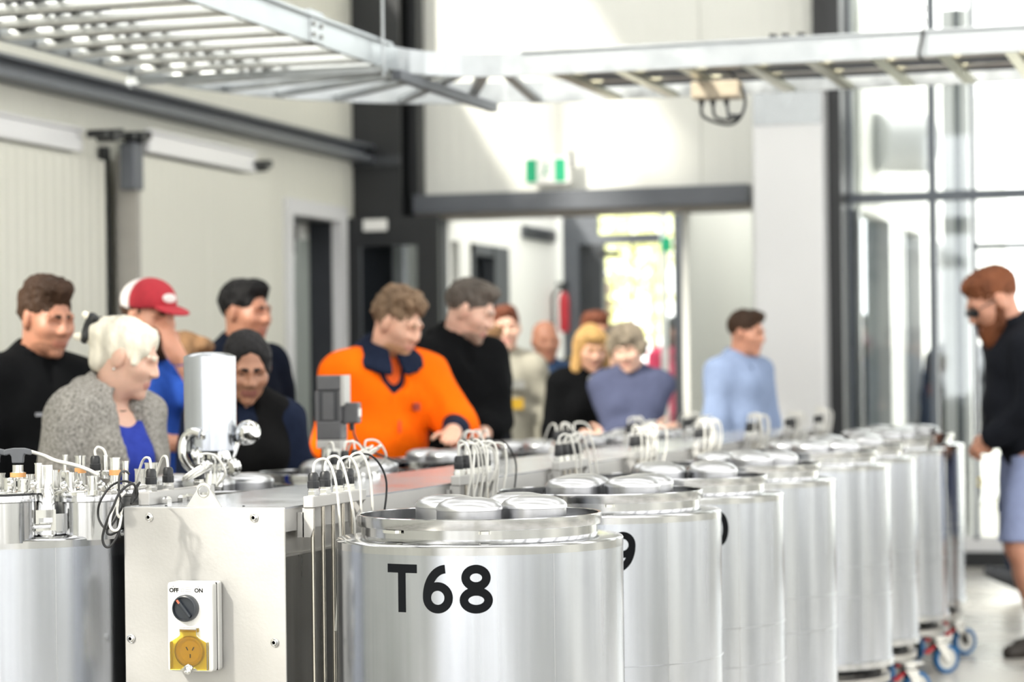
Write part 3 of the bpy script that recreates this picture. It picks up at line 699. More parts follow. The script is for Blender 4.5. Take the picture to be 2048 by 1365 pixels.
for k, (px_, py_, d) in enumerate(((22, 968, 5.28), (68, 972, 5.3), (130, 975, 5.36), (205, 973, 5.36), (225, 975, 5.40), (160, 970, 5.44))):
    p = loc(px_, py_, d)
    w = MB().ring([(.010, -.004), (.014, -.004), (.014, .004), (.010, .004)], 20, p, (CT, ST, .2 * k)).build('clamp_ring', m_chrome, t0)
    MB().cyl(p + Vector((.0, -.012, .004)), p + Vector((.014, -.022, .006)), .0035, 8).build('wing_nut', m_chrome, w)
def gland_at(mb_b, mb_s, p, s=1.0):
    """Black cable gland on a steel hex nut standing at p (local)."""
    x, y, z = p
    mb_s.lathe([(.0145 * s, z), (.0145 * s, z + .010 * s), (.0125 * s, z + .011 * s), (.0125 * s, z + .016 * s)], 6, (x, y, 0))
    mb_b.lathe([(.0128 * s, z + .016 * s), (.0135 * s, z + .018 * s), (.0135 * s, z + .031 * s), (.0118 * s, z + .033 * s), (.0122 * s, z + .045 * s), (.009 * s, z + .051 * s), (.0055 * s, z + .052 * s), (0, z + .052 * s)], 10, (x, y, 0))
def add_gland(parent, p, s=1.0):
    a, b = MB(), MB(); gland_at(a, b, p, s)
    gobj = a.build('cable_gland', m_black, parent); b.build('lock_nut', m_chrome, gobj); return gobj
p = loc(191, 948, 5.5); add_gland(t0, (p.x, p.y, p.z - .008), .95)
MB().tube([loc(191, 912, 5.5), loc(190, 902, 5.5), loc(196, 895, 5.5), loc(207, 900, 5.5), loc(212, 912, 5.5)], .0032, 8).build('signal_cable', m_whitecab, t0)
# T-handle
th = empty('lift_handle', tuple(loc(36, 935, 5.36))); th.parent = t0; th['label'] = 'dark grey T-shaped plastic handle'
hb = MB(); k_ = 5.36 / FPX
poly = [(-28, 20), (-25, 25), (-10, 27.5), (12, 27.5), (26, 24), (27.5, 14), (25, 13), (14, 15), (12, 10), (11, -3), (-11, -3), (-12, 10), (-15, 15), (-26, 13), (-28, 14)]
hb.prism([(x * k_, (y + 11) * k_) for x, y in poly], RGT * 0 - FWD * .008, RGT, UPV, FWD * .018)
bevel(hb.build('grip', m_grey, th, False), .003, 3)
MB().lathe([(.016, -.03), (.016, -.012), (.012, -.01), (.012, .005)], 20).build('grip_stem', m_chrome, th)
MB().ring([(.0165, -.022), (.0175, -.022), (.0175, -.012), (.0165, -.012)], 20).build('tape_band', m_orangeband, th)
th2 = empty('lift_handle', tuple(loc(-12, 935, 5.6))); th2.parent = t0
bevel(MB().prism([(x * k_, (y + 11) * k_) for x, y in poly], RGT * 0 - FWD * .008, RGT, UPV, FWD * .018).build('grip', m_grey, th2, False), .003, 3)
MB().tube([loc(62, 904, 5.4), loc(88, 912, 5.42), loc(112, 922, 5.42), loc(150, 931, 5.42), loc(178, 941, 5.42), loc(196, 951, 5.42)], .0042, 10).build('white_hose', m_whitecab, t0)
# ------------------------------------------------------------------ service cabinet between the rows
CXL, CXR, CYF, CYE, CZ = -2.415, -2.027, 4.92, 12.0, 1.035
cab = empty('service_cabinet', (0, 0, 0)); tag(cab, 'long stainless service cabinet between the two rows of tanks', 'cabinet')
bevel(MB().box(CXL, CXR, CYF - .004, CYF, .12, CZ - .001).build('front_panel', m_sheet, cab, False), .0015, 1)
MB().box(CXL + .001, CXR - .001, CYF, CYE, CZ - .004, CZ).build('top_plate', m_top, cab, False)
MB().box(CXR - .003, CXR - .001, CYF, CYE, CZ - .052, CZ - .004).box(CXR - .02, CXR - .001, CYF, CYE, CZ - .054, CZ - .052).build('side_lip', m_sheet, cab, False)
MB().box(CXR - .022, CXR - .016, CYF, CYE, CZ - .105, CZ - .056).box(CXR - .022, CXR - .004, CYF, CYE, CZ - .110, CZ - .105).build('side_channel', m_dull, cab, False)
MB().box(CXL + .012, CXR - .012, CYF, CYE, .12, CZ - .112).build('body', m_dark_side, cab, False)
MB().box(CXL + .02, CXR - .02, CYF, CYE, CZ - .112, CZ - .005).build('core', m_dull, cab, False)
MB().box(CXL + .001, CXL + .003, CYF, CYE, CZ - .052, CZ - .004).build('side_lip', m_sheet, cab, False)
for y in (CYF + .1, 7.2, 9.5, CYE - .1):
    for x in (CXL + .04, CXR - .04): MB().cyl((x, y, 0), (x, y, .12), .02, 12).build('foot', m_dull, cab)
dcab = depth_Y(400, CYF)
def onfront(px, py):
    d = depth_Y(px, CYF - .004); p = at(px, py, d); return p
for px_, py_ in ((298, 1035), (508, 1036), (262, 1278), (549, 1286)):
    p = onfront(px_, py_)
    sc = MB().lathe([(.0095, 0), (.0095, .0012), (.0085, .0015), (.0082, .0035), (.0060, .0058), (.0042, .0062), (.0042, .0035), (0, .0035)], 20, p, (0, -1, 0)).build('button_screw', m_chrome, cab)
    MB().lathe([(0, 0), (.0042, 0)], 6, p + Vector((0, -.0037, 0)), (0, -1, 0)).build('hex_recess', m_black, sc)
# lifting lug: plate with a hole
p0 = onfront(404, 1013); lug = MB(); rt = .0425; hole_r = .0125; zc = .030
out = [(-.0420, 0), (-.0155, .0385)] + [(.0190 * math.sin(math.radians(a)), .0345 + .0190 * math.cos(math.radians(a))) for a in range(-60, 61, 12)] + [(.0155, .0385), (.0420, 0)]
n = len(out); hole = []
for i in range(n):
    a = math.atan2(out[i][1] - .0345, out[i][0]); hole.append((hole_r * math.cos(a), .0345 + hole_r * math.sin(a)))
v = []
for yy in (0, .005):
    for (x, z) in out + hole: v.append((p0.x + x, CYF + .004 + yy, CZ + z))
f = []
for i in range(n - 1): f += [(i, i + 1, n + i + 1, n + i), (2 * n + i + 1, 2 * n + i, 3 * n + i, 3 * n + i + 1), (i + 1, i, 2 * n + i, 2 * n + i + 1), (n + i, n + i + 1, 3 * n + i + 1, 3 * n + i)]
f += [(n - 1, 0, n, 2 * n - 1), (2 * n, 3 * n - 1, 4 * n - 1, 3 * n), (0, n - 1, 3 * n - 1, 2 * n), (2 * n - 1, n, 3 * n, 4 * n - 1)]
lg = MB().add(v, f).build('lifting_lug', m_sheet, cab, False)
MB().ring([(.0122, -.001), (.0140, -.001), (.0140, .006), (.0122, .006)], 32, (p0.x, CYF + .004, CZ + .0345), (0, 1, 0)).build('hole_rim', m_chrome, lg)
for px_ in (332, 487): 
    q = at(px_, 1008, depth_Y(px_, CYF + .03)); MB().lathe([(.003, 0), (.003, .002), (0, .0025)], 10, (q.x, CYF + .03, CZ)).build('rivet', m_black, cab)

# switched power outlet on the front panel
o0 = onfront(397, 1250); S = .2 / 182.0
ou = empty('power_outlet', (o0.x, CYF - .004, o0.z)); tag(ou, 'white switched power outlet with amber flap on the steel cabinet', 'power outlet')
bevel(MB().box(-.050, .058, -.026, 0, -.098, .098).build('back_box', m_whiteplas, ou, False), .006, 3)
MB().box(-.0485, .0565, -.0275, -.026, -.0965, .0965).build('gasket', m_black, ou, False)
bevel(MB().box(-.050, .058, -.058, -.0275, -.098, .098).build('face_box', m_whiteplas, ou, False), .007, 3)
YFc = -.0581
kx, kz = -.002, .042
kb = MB().lathe([(.0295, 0), (.0295, .012), (.028, .0155), (.0255, .0165), (.0245, .0100), (0, .0100)], 48, (kx, YFc, kz), (0, -1, 0)).build('switch_knob', mat('slate_plastic', '#2d3239', .32, 0, .05, 30), ou)
gp = MB(); dirv = Vector((-.62, 0, .78)); sd = Vector((.78, 0, .62))
gp.beam(Vector((kx, YFc - .013, kz)) - dirv * .0245, Vector((kx, YFc - .013, kz)) + dirv * .0245, .008, .012, (0, -1, 0))
bevel(gp.build('grip_bar', MATS['slate_plastic'], kb, False), .003, 2)
MB().beam(Vector((kx, YFc - .0194, kz)) + dirv * .015, Vector((kx, YFc - .0194, kz)) + dirv * .024, .0045, .001, (0, -1, 0)).build('pointer_mark', mat('coral_mark', '#d9694f', .5), kb, False)
def text_part(body, size, loc_, parent, m, label=None, bold=.0):
    cu = bpy.data.curves.new('lettering', 'FONT'); cu.body = body; cu.size = size; cu.align_x = 'CENTER'; cu.extrude = .0002; cu.offset = bold; cu.resolution_u = 3
    o = bpy.data.objects.new('lettering', cu); COL.objects.link(o)
    dg = bpy.context.evaluated_depsgraph_get(); me = bpy.data.meshes.new_from_object(o.evaluated_get(dg)); bpy.data.objects.remove(o)
    me.materials.clear(); me.materials.append(m); o = bpy.data.objects.new('lettering', me); COL.objects.link(o)
    o.location = loc_; o.rotation_euler = (math.pi / 2, 0, 0); o.parent = parent
    if label: o['label'] = label
    return o
text_part('OFF', .0128, (-.032, YFc - .0003, .0765), ou, m_letter, 'black lettering OFF', .00045)
text_part('ON', .0128, (.027, YFc - .0003, .0765), ou, m_letter, 'black lettering ON', .00045)
m_print = mat('grey_print', '#8f8f8c', .5)
MB().box(-.0345, -.0335, YFc - .0005, YFc, .0875, .0905).box(.0255, .0265, YFc - .0005, YFc, .0875, .0895).build('tick_marks', m_letter, ou, False)
MB().ring([(.0033, 0), (.0040, 0), (.0040, .0004), (.0033, .0004)], 20, (-.0115, YFc, .0805), (0, -1, 0)).build('emblem_mark', m_print, ou)
for k in range(3): MB().box(-.005, .012 - .002 * k, YFc - .0003, YFc, .0855 - .0042 * k, .0864 - .0042 * k).build('print_line', m_print, ou, False)
# socket and amber flap
sx, sz = .005, -.053
MB().ring([(.0, 0), (.032, 0), (.032, .004), (.029, .005), (.023, .001), (.0, .001)], 40, (sx, YFc, sz), (0, -1, 0)).build('socket_face', mat('socket_yellow', '#e9cf45', .4, 0, .04, 30), ou)
for x, z, ang in ((-.007, .006, -.5), (.0075, .006, .5), (.0005, -.010, 0)):
    c = Vector((sx + x, YFc - .0016, sz + z)); dv_ = Vector((math.sin(ang), 0, math.cos(ang))) * .0042
    MB().beam(c - dv_, c + dv_, .0022, .0008, (0, -1, 0)).build('pin_slot', m_letter, ou, False)
fl = [(-.020, .052), (.020, .052), (.020, .036), (.028, .030), (.0445, .021), (.0445, -.040), (.020, -.0405), (.015, -.036), (-.015, -.036), (-.020, -.0405), (-.0445, -.0405), (-.0445, .021), (-.028, .030), (-.020, .036)]
flap = bevel(MB().prism([(x, z) for x, z in fl], (sx, YFc - .0075, sz), (1, 0, 0), (0, 0, 1), (0, -.0035, 0)).build('amber_flap', m_amber, ou, False), .0012, 2)
sid = MB().box(sx - .0445, sx - .042, YFc - .0075, YFc - .0005, sz - .040, sz + .021).box(sx + .042, sx + .0445, YFc - .0075, YFc - .0005, sz - .040, sz + .021)
sid.box(sx - .022, sx + .022, YFc - .0075, YFc - .0005, sz + .043, sz + .052).build('flap_side', m_amber, flap, False)
MB().ring([(.0325, 0), (.0345, 0), (.0345, .006), (.0325, .006)], 48, (sx, YFc - .0008, sz), (0, -1, 0)).build('flap_ring', m_amber, flap)
MB().cyl((sx - .0195, YFc - .010, sz + .050), (sx + .0195, YFc - .010, sz + .050), .0022, 10).build('hinge_pin', m_chrome, ou)
MB().lathe([(.0105, 0), (.0105, .008), (.0098, .010), (.0075, .0105), (.0068, .004), (0, .004)], 28, (sx, YFc - .008, sz - .037), (0, -1, -.25)).build('latch_button', m_chrome, ou)

# ------------------------------------------------------------------ gland rails with rods and cables
def cable(pts, m, parent, r=.0030): return MB().tube(pts, r, 7, 6).build('sensor_cable', m, parent)
def right_rail(i, y0, seed, n=4, blk=True, messy=False):
    rnd = random.Random(seed); z0 = 1.030
    e = empty('gland_rail', (CXR, y0, 0))
    tag(e, ('cable gland rail with tall rods standing beside the T68 tank' if i == 0 else
            'cable gland rail with looping white cables beside the T69 tank' if i == 1 else
            '%s cable gland rail from the T68 tank along the cabinet edge' % ORD[i]), 'cable rail', 'gland rails on the tank side of the cabinet')
    Lr = .335
    bevel(MB().box(.015, .040, 0, Lr, z0, z0 + .026).build('rail', m_sheet, e, False), .002, 1)
    MB().prism([(.012, 1.03), (.038, 1.03), (.038, .985), (.030, .965), (.012, .965)], (0, .004, 0), (1, 0, 0), (0, 0, 1), (0, .004, 0)).box(0, .015, .004, .06, .965, 1.02).build('bracket', m_sheet, e, False)
    MB().prism([(.0, 1.03), (.038, 1.03), (.0, .965)], (0, Lr - .01, 0), (1, 0, 0), (0, 0, 1), (0, .004, 0)).build('bracket', m_sheet, e, False)
    ys = [.035 + k * (.075 if n == 4 else .06) for k in range(n)]
    for k, yv in enumerate(ys):
        x = .026 + rnd.uniform(-.002, .002)
        add_gland(e, (x, yv, z0 + .026))
        zt = z0 + .026 + .05; q = rnd.uniform(-.01, .01)
        lift = .016 + rnd.random() * .014
        if not messy:
            cable([(x, yv, zt - .004), (x + .004, yv + .004, zt + lift), (x + .026, yv + .02, zt + lift + .004), (x + .040, yv + .035, zt - .02), (x + .045 + q, yv + .05, z0 - .05), (x + .04, yv + .055, .90), (x + .03, yv + .05, .75)], m_whitecab, e)
        else:
            for j in range(2):
                s = -1 if j else 1; a = rnd.uniform(.015, .05); b = rnd.uniform(.02, .06)
                cable([(x, yv, zt - .004), (x + .004, yv + s * .006, zt + lift + .01 * j), (x + .02 + a * .5, yv + s * a, zt + lift - .002), (x + .03 + a * .4, yv + s * b, zt - .04), (x + .03 + q, yv + s * b * .8, z0 - .03), (x + .03, yv + s * .02, .93), (x + .02, yv + .02, .8)], m_whitecab, e)
    if blk:
        x, yv = .026, ys[-1]
        cable([(x, yv, z0 + .07), (x + .002, yv + .008, z0 + .104), (x + .03, yv + .07, z0 + .104), (x + .05, yv + .11, z0 + .05), (x + .045, yv + .11, z0 - .03), (x + .03, yv + .09, .93)], m_blackrub, e, .0026)
    for k in range(5):
        yv = .02 + k * .062
        MB().cyl((.030, yv, .10), (.030, yv, z0), .0046, 12).build('guide_rod', m_rod, e)
    MB().box(.0, .045, .0, Lr, .085, .10).build('rod_foot_plate', m_dull, e, False)
    return e
rails = [(4.985, 4, True, False), (6.02, 5, True, True), (6.98, 4, False, False), (7.90, 4, False, True), (8.90, 4, False, True), (9.85, 4, False, True), (10.75, 4, False, True), (11.5, 3, False, True)]
for i, (y, n, b, ms) in enumerate(rails): right_rail(i, y, 10 + i, n, b, ms)
def left_rail(i, y0, seed, lab, coil):
    rnd = random.Random(seed); z0 = 1.035
    e = empty('gland_rail', (CXL, y0, 0)); tag(e, lab, 'cable rail', 'gland rails on the crowd side of the cabinet')
    bevel(MB().box(.012, .040, 0, .36, z0, z0 + .030).build('rail', m_sheet, e, False), .002, 1)
    for k, yv in enumerate((.04, .13, .30) if i == 0 else (.05, .13, .21, .29)):
        add_gland(e, (.026, yv, z0 + .030), 1.0)
        zt = z0 + .078; s = rnd.choice((-1, 1)); a = rnd.uniform(.02, .04)
        cable([(.026, yv, zt), (.024 + .004 * s, yv + .005, zt + .026), (.024 + a * s, yv + .03, zt + .022), (.02 + (a + .02) * s, yv + .05, zt - .02), (.0 + (a + .01) * s, yv + .07, zt - .05)], m_whitecab, e)
    if coil:
        for k in range(6):
            c = Vector((.045 + .004 * k, .15 + .012 * k if i else .22, z0 + .050 + .003 * (k % 3)))
            rr = (.045 if i else .030) + .004 * (k % 3); til = rnd.uniform(-.25, .25)
            pts = [c + Vector((math.cos(t) * rr * .55, math.sin(t) * rr * 1.3, math.sin(t + 1 + til) * rr * .45 + .012)) for t in np.linspace(0, 2 * math.pi * .96, 14)]
            cable(pts, m_whitecab, e, .0028)
        for k in range(5): MB().lathe([(.012, z0), (.012, z0 + .012), (.007, z0 + .018), (0, z0 + .018)], 6, (.055 + .01 * (k % 2), .06 + .06 * k, 0)).build('spare_nut', m_chrome, e)
    return e
lr0 = left_rail(0, 4.965, 3, 'gland rail with hanging black and white cable loops at the cabinet corner', True)
left_rail(1, 6.10, 4, 'gland rail heaped with white cables in front of the grey servo motor', True)
left_rail(2, 7.25, 5, 'gland rail in front of the person in orange', False)
left_rail(3, 8.30, 6, 'gland rail in front of the person in the black hoodie', False)
left_rail(4, 9.35, 7, 'gland rail on the crowd side, fifth from the outlet end', True)
left_rail(5, 10.4, 8, 'farthest gland rail on the crowd side of the cabinet', True)
# hanging cable bundle at the near corner of the cabinet
cb = lr0; B0 = Vector(lr0.location)
def pl(pts, d=5.22): return [at(x, y, d + dd) - B0 for x, y, dd in pts]
cable(pl([(258, 948, .08), (250, 943, .05), (240, 950, 0), (238, 985, -.01), (245, 1010, -.02), (236, 1030, 0), (224, 1050, -.02), (213, 1058, -.02), (202, 1048, -.01), (196, 1030, 0), (200, 1005, -.01), (220, 975, 0), (245, 963, .02), (268, 970, .05), (275, 990, .06), (262, 1008, .05)]), m_blackrub, cb, .0026)
cable(pl([(262, 1000, .05), (272, 985, .04), (265, 968, 0), (240, 985, -.02), (226, 1015, -.03), (213, 1045, -.03), (205, 1075, -.03), (210, 1093, -.03), (222, 1092, -.03), (238, 1065, -.02), (243, 1035, -.01)]), m_blackrub, cb, .0028)
cable(pl([(240, 1000, 0), (228, 1030, -.02), (214, 1062, -.02), (222, 1070, -.02), (240, 1060, -.01)]), m_blackrub, cb, .0028)
cable(pl([(243, 990, 0), (232, 1005, -.02), (222, 1030, -.03), (220, 1052, -.03), (228, 1062, -.03), (238, 1056, -.02), (243, 1030, -.01)]), m_whitecab, cb, .0030)
cable(pl([(250, 985, .02), (238, 1000, 0), (234, 1025, -.02), (240, 1035, -.01), (244, 1015, 0)]), m_whitecab, cb, .0030)
cable(pl([(275, 970, .05), (268, 990, .04), (262, 1008, .03), (268, 985, .05), (280, 965, .06)]), m_blackrub, cb, .0028)

# tall polished cylinder instrument on the second tank
D2 = 6.45; pi_ = at(422, 930, D2); k2 = D2 / FPX
fi = empty('filter_housing', (pi_.x, pi_.y, 1.0)); tag(fi, 'tall polished steel cylinder on clamps above the tanks', 'filter housing')
I0 = Vector(fi.location)
def il(px, py, dd=0.): return at(px, py, D2 + dd) - I0
zb, ztp = il(422, 903).z, il(422, 712).z; rr = 52.5 * k2
MB().lathe([(rr - .006, zb), (rr, zb + .003), (rr, ztp - .002), (rr - .003, ztp), (rr * .75, ztp + .006), (rr * .4, ztp + .0095), (0, ztp + .0105)], 64).build('housing', m_tank, fi)
MB().lathe([(rr - .008, zb - .004), (rr - .008, zb + .001), (0, zb + .001)], 48).build('base_seal', m_black, fi)
MB().tube([il(402, 868, -.08), (il(388, 864, -.07)), il(374, 872, -.06), il(366, 890, -.06), il(367, 915, -.06), il(378, 934, -.05), il(394, 942, -.04), il(408, 938, -.02)], .0125, 14, 6).build('bent_pipe', m_chrome, fi)
for px_, py_, r_, ax_ in ((404, 869, .017, (1, 0, 0)), (396, 912, .024, (1, .3, .3)), (447, 915, .020, (1, 0, .2)), (465, 935, .024, (.3, 1, .2)), (412, 932, .018, (1, 0, 0)), (445, 935, .016, (0, 0, 1))):
    c = il(px_, py_, -.06); MB().lathe([(0, -.014), (r_ * .75, -.014), (r_, -.008), (r_, -.003), (r_ * .88, 0), (r_, .003), (r_, .008), (r_ * .75, .014), (0, .014)], 20, c, ax_).build('tri_clamp', m_chrome, fi)
kn = il(495, 866, -.02)
MB().lathe([(0, -.035), (.018, -.035), (.028, -.022), (.034, 0), (.031, .016), (.022, .028), (0, .034)], 14, kn, (.9, -.3, .35)).build('knob_valve', m_chrome, fi)
MB().cyl(il(472, 882), kn, .010, 12).build('valve_stem', m_chrome, fi)
MB().cyl(il(462, 925, -.02), il(475, 885, -.02), .008, 10).build('clamp_bolt', m_chrome, fi)
for px0, px1, y0 in ((418, 421, 972), (452, 438, 975), (428, 430, 970)):
    MB().cyl(il(px1, 930, -.04), il(px0 if px0 != 452 else 438, y0, -.05), .0105, 12).build('stand_pipe', m_chrome, fi)
MB().cyl(il(455, 915, -.06), il(437, 968, -.07), .006, 10).build('handle_bar', m_chrome, fi)
MB().cyl(il(430, 905), il(432, 985), .022, 18).build('neck_pipe', m_chrome, fi)
MB().tube([il(398, 955, 0), il(402, 975, .02), il(405, 990, .02)], .003, 8).build('signal_cable', m_blackrub, fi)

# servo motor on the third tank
D3 = 7.55; pm = at(664, 900, D3); k3 = D3 / FPX
sm = empty('servo_motor', (pm.x, pm.y, 1.0), TH * .35); tag(sm, 'dark grey servo motor with connector block standing on a tank', 'motor')
w = .039; z_ = lambda py: z_at(664, py, D3) - 1.0
bevel(MB().box(-w, w, -w, w, z_(782), z_(751)).build('encoder_cap', m_greymot, sm, False), .006, 2)
MB().box(-w * .92, w * .92, -w * .92, w * .92, z_(843), z_(782)).build('motor_body', mat('motor_dark', '#36373b', .4, .2, .06, 20), sm, False)
for s in (-1, 1): bevel(MB().box(s * w * .95 - .006, s * w * .95 + .006, -w, -w + .012, z_(843), z_(782)).build('corner_rib', m_greymot, sm, False), .002)
bevel(MB().box(-w * .45, w * .45, -w - .001, -w + .004, z_(840), z_(785)).build('name_plate', m_greymot, sm, False), .001)
bevel(MB().box(-w * 1.02, w * 1.02, -w * 1.02, w * 1.02, z_(880), z_(843)).build('gearbox', m_greymot, sm, False), .004)
bevel(MB().box(-w * 1.02, w * 1.02, -w * 1.02, w * 1.02, z_(897), z_(880)).build('mount_flange', m_sheet, sm, False), .003)
MB().lathe([(.035, .0), (.035, z_(897))], 32).build('pedestal', m_chrome, sm)
bevel(MB().box(w, w + .052, -w * .6, w * .5, z_(848), z_(806)).build('connector_block', m_greymot, sm, False), .005)
MB().box(w + .052, w + .0535, -w * .4, w * .3, z_(834), z_(818)).build('connector_label', m_whiteplas, sm, False)
MB().box(w + .001, w + .012, -w, w, z_(812), z_(751)).build('side_plate', m_sheet, sm, False)
MB().cyl((w + .026, 0, z_(848)), (w + .026, 0, z_(862)), .009, 12).build('cable_boot', m_black, sm)
S0 = Vector(sm.location); Rm = Matrix.Rotation(-TH * .35, 3, 'Z')
MB().tube([Rm @ (at(x, y, d) - S0) for x, y, d in ((707, 858, 7.5), (709, 872, 7.45), (722, 893, 7.3), (745, 905, 7.1), (772, 915, 6.9), (800, 927, 6.6))], .0035, 8).build('power_lead', m_blackrub, sm)
# ------------------------------------------------------------------ people: implicit bodies meshed with surface nets
def cap(a, b, ra, rb=None, k=.03, lab=0): return ['c', np.array(a, float), np.array(b, float), ra, ra if rb is None else rb, k, lab]
def ell(c, r, R=None, k=.03, lab=0): return ['e', np.array(c, float), np.array(r, float), np.eye(3) if R is None else np.array(R, float), 0, k, lab]
def xform(ps, R, T, s=1.0):
    out = []
    R = np.array(R); T = np.array(T)
    for p in ps:
        if p[0] == 'c': out.append(['c', R @ (p[1] * s) + T, R @ (p[2] * s) + T, p[3] * s, p[4] * s, p[5] * s, p[6]])
        else: out.append(['e', R @ (p[1] * s) + T, p[2] * s, R @ p[3], 0, p[5] * s, p[6]])
    return out
def grow(ps, t, k=None):
    out = []
    for p in ps:
        q = list(p)
        if p[0] == 'c': q[3] = p[3] + t; q[4] = p[4] + t
        else: q[2] = p[2] + t
        if k is not None: q[5] = k
        out.append(q)
    return out
def bounds(p, m=0.):
    if p[0] == 'c':
        r = max(p[3], p[4]) + m; return np.minimum(p[1], p[2]) - r, np.maximum(p[1], p[2]) + r
    e = np.sqrt(((p[3] * p[2][None, :]) ** 2).sum(1)) + m; return p[1] - e, p[1] + e
def sdf(p, P):
    if p[0] == 'c':
        ba = p[2] - p[1]; pa = P - p[1]; t = np.clip((pa @ ba) / max(ba @ ba, 1e-12), 0, 1)
        return np.linalg.norm(pa - t[..., None] * ba, axis=-1) - (p[3] + (p[4] - p[3]) * t)
    q = (P - p[1]) @ p[3]; k0 = np.linalg.norm(q / p[2], axis=-1); k1 = np.linalg.norm(q / (p[2] ** 2), axis=-1)
    return k0 * (k0 - 1) / np.maximum(k1, 1e-9)
def smin(a, b, k):
    h = np.maximum(k - np.abs(a - b), 0) / k; return np.minimum(a, b) - h * h * k * .25
def surf(prims, h, cuts=(), planes=(), lo=None, hi=None):
    """Surface nets of the smooth union of prims minus cuts; planes = (normal, offset) keep n.p < offset."""
    bb = [bounds(p, .03) for p in prims]
    l = np.min([b[0] for b in bb], 0); u = np.max([b[1] for b in bb], 0)
    if lo is not None: l = np.maximum(l, lo); u = np.minimum(u, hi)
    n = np.maximum(np.ceil((u - l) / h).astype(int) + 2, 3); D = np.full(n, .25, np.float32)
    ax = [l[i] + h * np.arange(n[i]) for i in range(3)]
    def block(p, m):
        a, b = bounds(p, m); i0 = np.clip(np.floor((a - l) / h).astype(int), 0, n); i1 = np.clip(np.ceil((b - l) / h).astype(int) + 1, 0, n)
        if np.any(i1 <= i0): return None, None
        sl = tuple(slice(i0[i], i1[i]) for i in range(3))
        G = np.stack(np.meshgrid(*[ax[i][sl[i]] for i in range(3)], indexing='ij'), -1); return sl, G
    for p in prims:
        sl, G = block(p, p[5] + 3 * h)
        if sl is not None: D[sl] = smin(D[sl], sdf(p, G), p[5])
    for p in cuts:
        sl, G = block(p, p[5] + 3 * h)
        if sl is not None: D[sl] = -smin(-D[sl], sdf(p, G), p[5])
    for nv, off in planes:
        G = ax[0][:, None, None] * nv[0] + ax[1][None, :, None] * nv[1] + ax[2][None, None, :] * nv[2] - off
        D = np.maximum(D, G)
    S = D < 0; c = n - 1
    crn = [(i, j, k) for i in (0, 1) for j in (0, 1) for k in (0, 1)]
    cnt = sum(S[i:i + c[0], j:j + c[1], k:k + c[2]].astype(np.int8) for i, j, k in crn)
    act = np.argwhere((cnt > 0) & (cnt < 8))
    if len(act) == 0: return np.zeros((0, 3)), np.zeros((0, 4), int)
    idx = np.full(c, -1, int); idx[tuple(act.T)] = np.arange(len(act))
    acc = np.zeros((len(act), 3)); num = np.zeros(len(act))
    for axi in range(3):
        for o1 in (0, 1):
            for o2 in (0, 1):
                o = [0, 0, 0]; oth = [q for q in range(3) if q != axi]; o[oth[0]] = o1; o[oth[1]] = o2
                A = act + np.array(o); B = A.copy(); B[:, axi] += 1
                a = D[tuple(A.T)]; b = D[tuple(B.T)]; mk = (a < 0) != (b < 0)
                t = np.where(mk, a / np.where(mk, a - b, 1), 0); p = np.array(o, float)[None].repeat(len(act), 0); p[:, axi] = t
                acc[mk] += p[mk]; num[mk] += 1
    V = l + h * (act + acc / num[:, None])
    Q = []
    for axi in range(3):
        a1, a2 = [(1, 2), (2, 0), (0, 1)][axi]
        sA = [slice(None)] * 3; sB = [slice(None)] * 3; sA[axi] = slice(0, -1); sB[axi] = slice(1, None)
        e = np.argwhere(S[tuple(sA)] != S[tuple(sB)])
        e = e[(e[:, a1] > 0) & (e[:, a2] > 0) & (e[:, a1] < c[a1]) & (e[:, a2] < c[a2])]
        if len(e) == 0: continue
        def cell(d1, d2):
            q = e.copy(); q[:, a1] -= d1; q[:, a2] -= d2; return idx[tuple(q.T)]
        q = np.stack([cell(1, 1), cell(0, 1), cell(0, 0), cell(1, 0)], 1)
        fl = S[tuple(e.T)]; q[~fl] = q[~fl][:, ::-1]; Q.append(q)
    return V, np.concatenate(Q)
def to_obj(name, V, Q, mats, parent, mi=None, noise_amp=0., noise_f=20., seed=0, zs=1.):
    if noise_amp:
        for i in range(len(V)):
            p = Vector(V[i]) * noise_f + Vector((seed * 7.1, 0, 0))
            if zs != 1.: p.z *= zs
            q_ = mnoise.noise_vector(p)
            if zs != 1.: q_ = q_ + mnoise.noise_vector(p * 2.3) * .6
            V[i] += np.array(q_) * noise_amp
    me = bpy.data.meshes.new(name); me.from_pydata(V.tolist(), [], Q.tolist()); me.update()
    for m in mats: me.materials.append(m)
    if mi is not None: me.polygons.foreach_set('material_index', mi.astype(np.int32))
    me.polygons.foreach_set('use_smooth', [True] * len(me.polygons))
    o = bpy.data.objects.new(name, me); COL.objects.link(o); o.parent = parent; return o
def rotm(yaw=0, pitch=0, roll=0):
    return np.array(Matrix.Rotation(yaw, 3, 'Z') @ Matrix.Rotation(-pitch, 3, 'X') @ Matrix.Rotation(roll, 3, 'Y'))
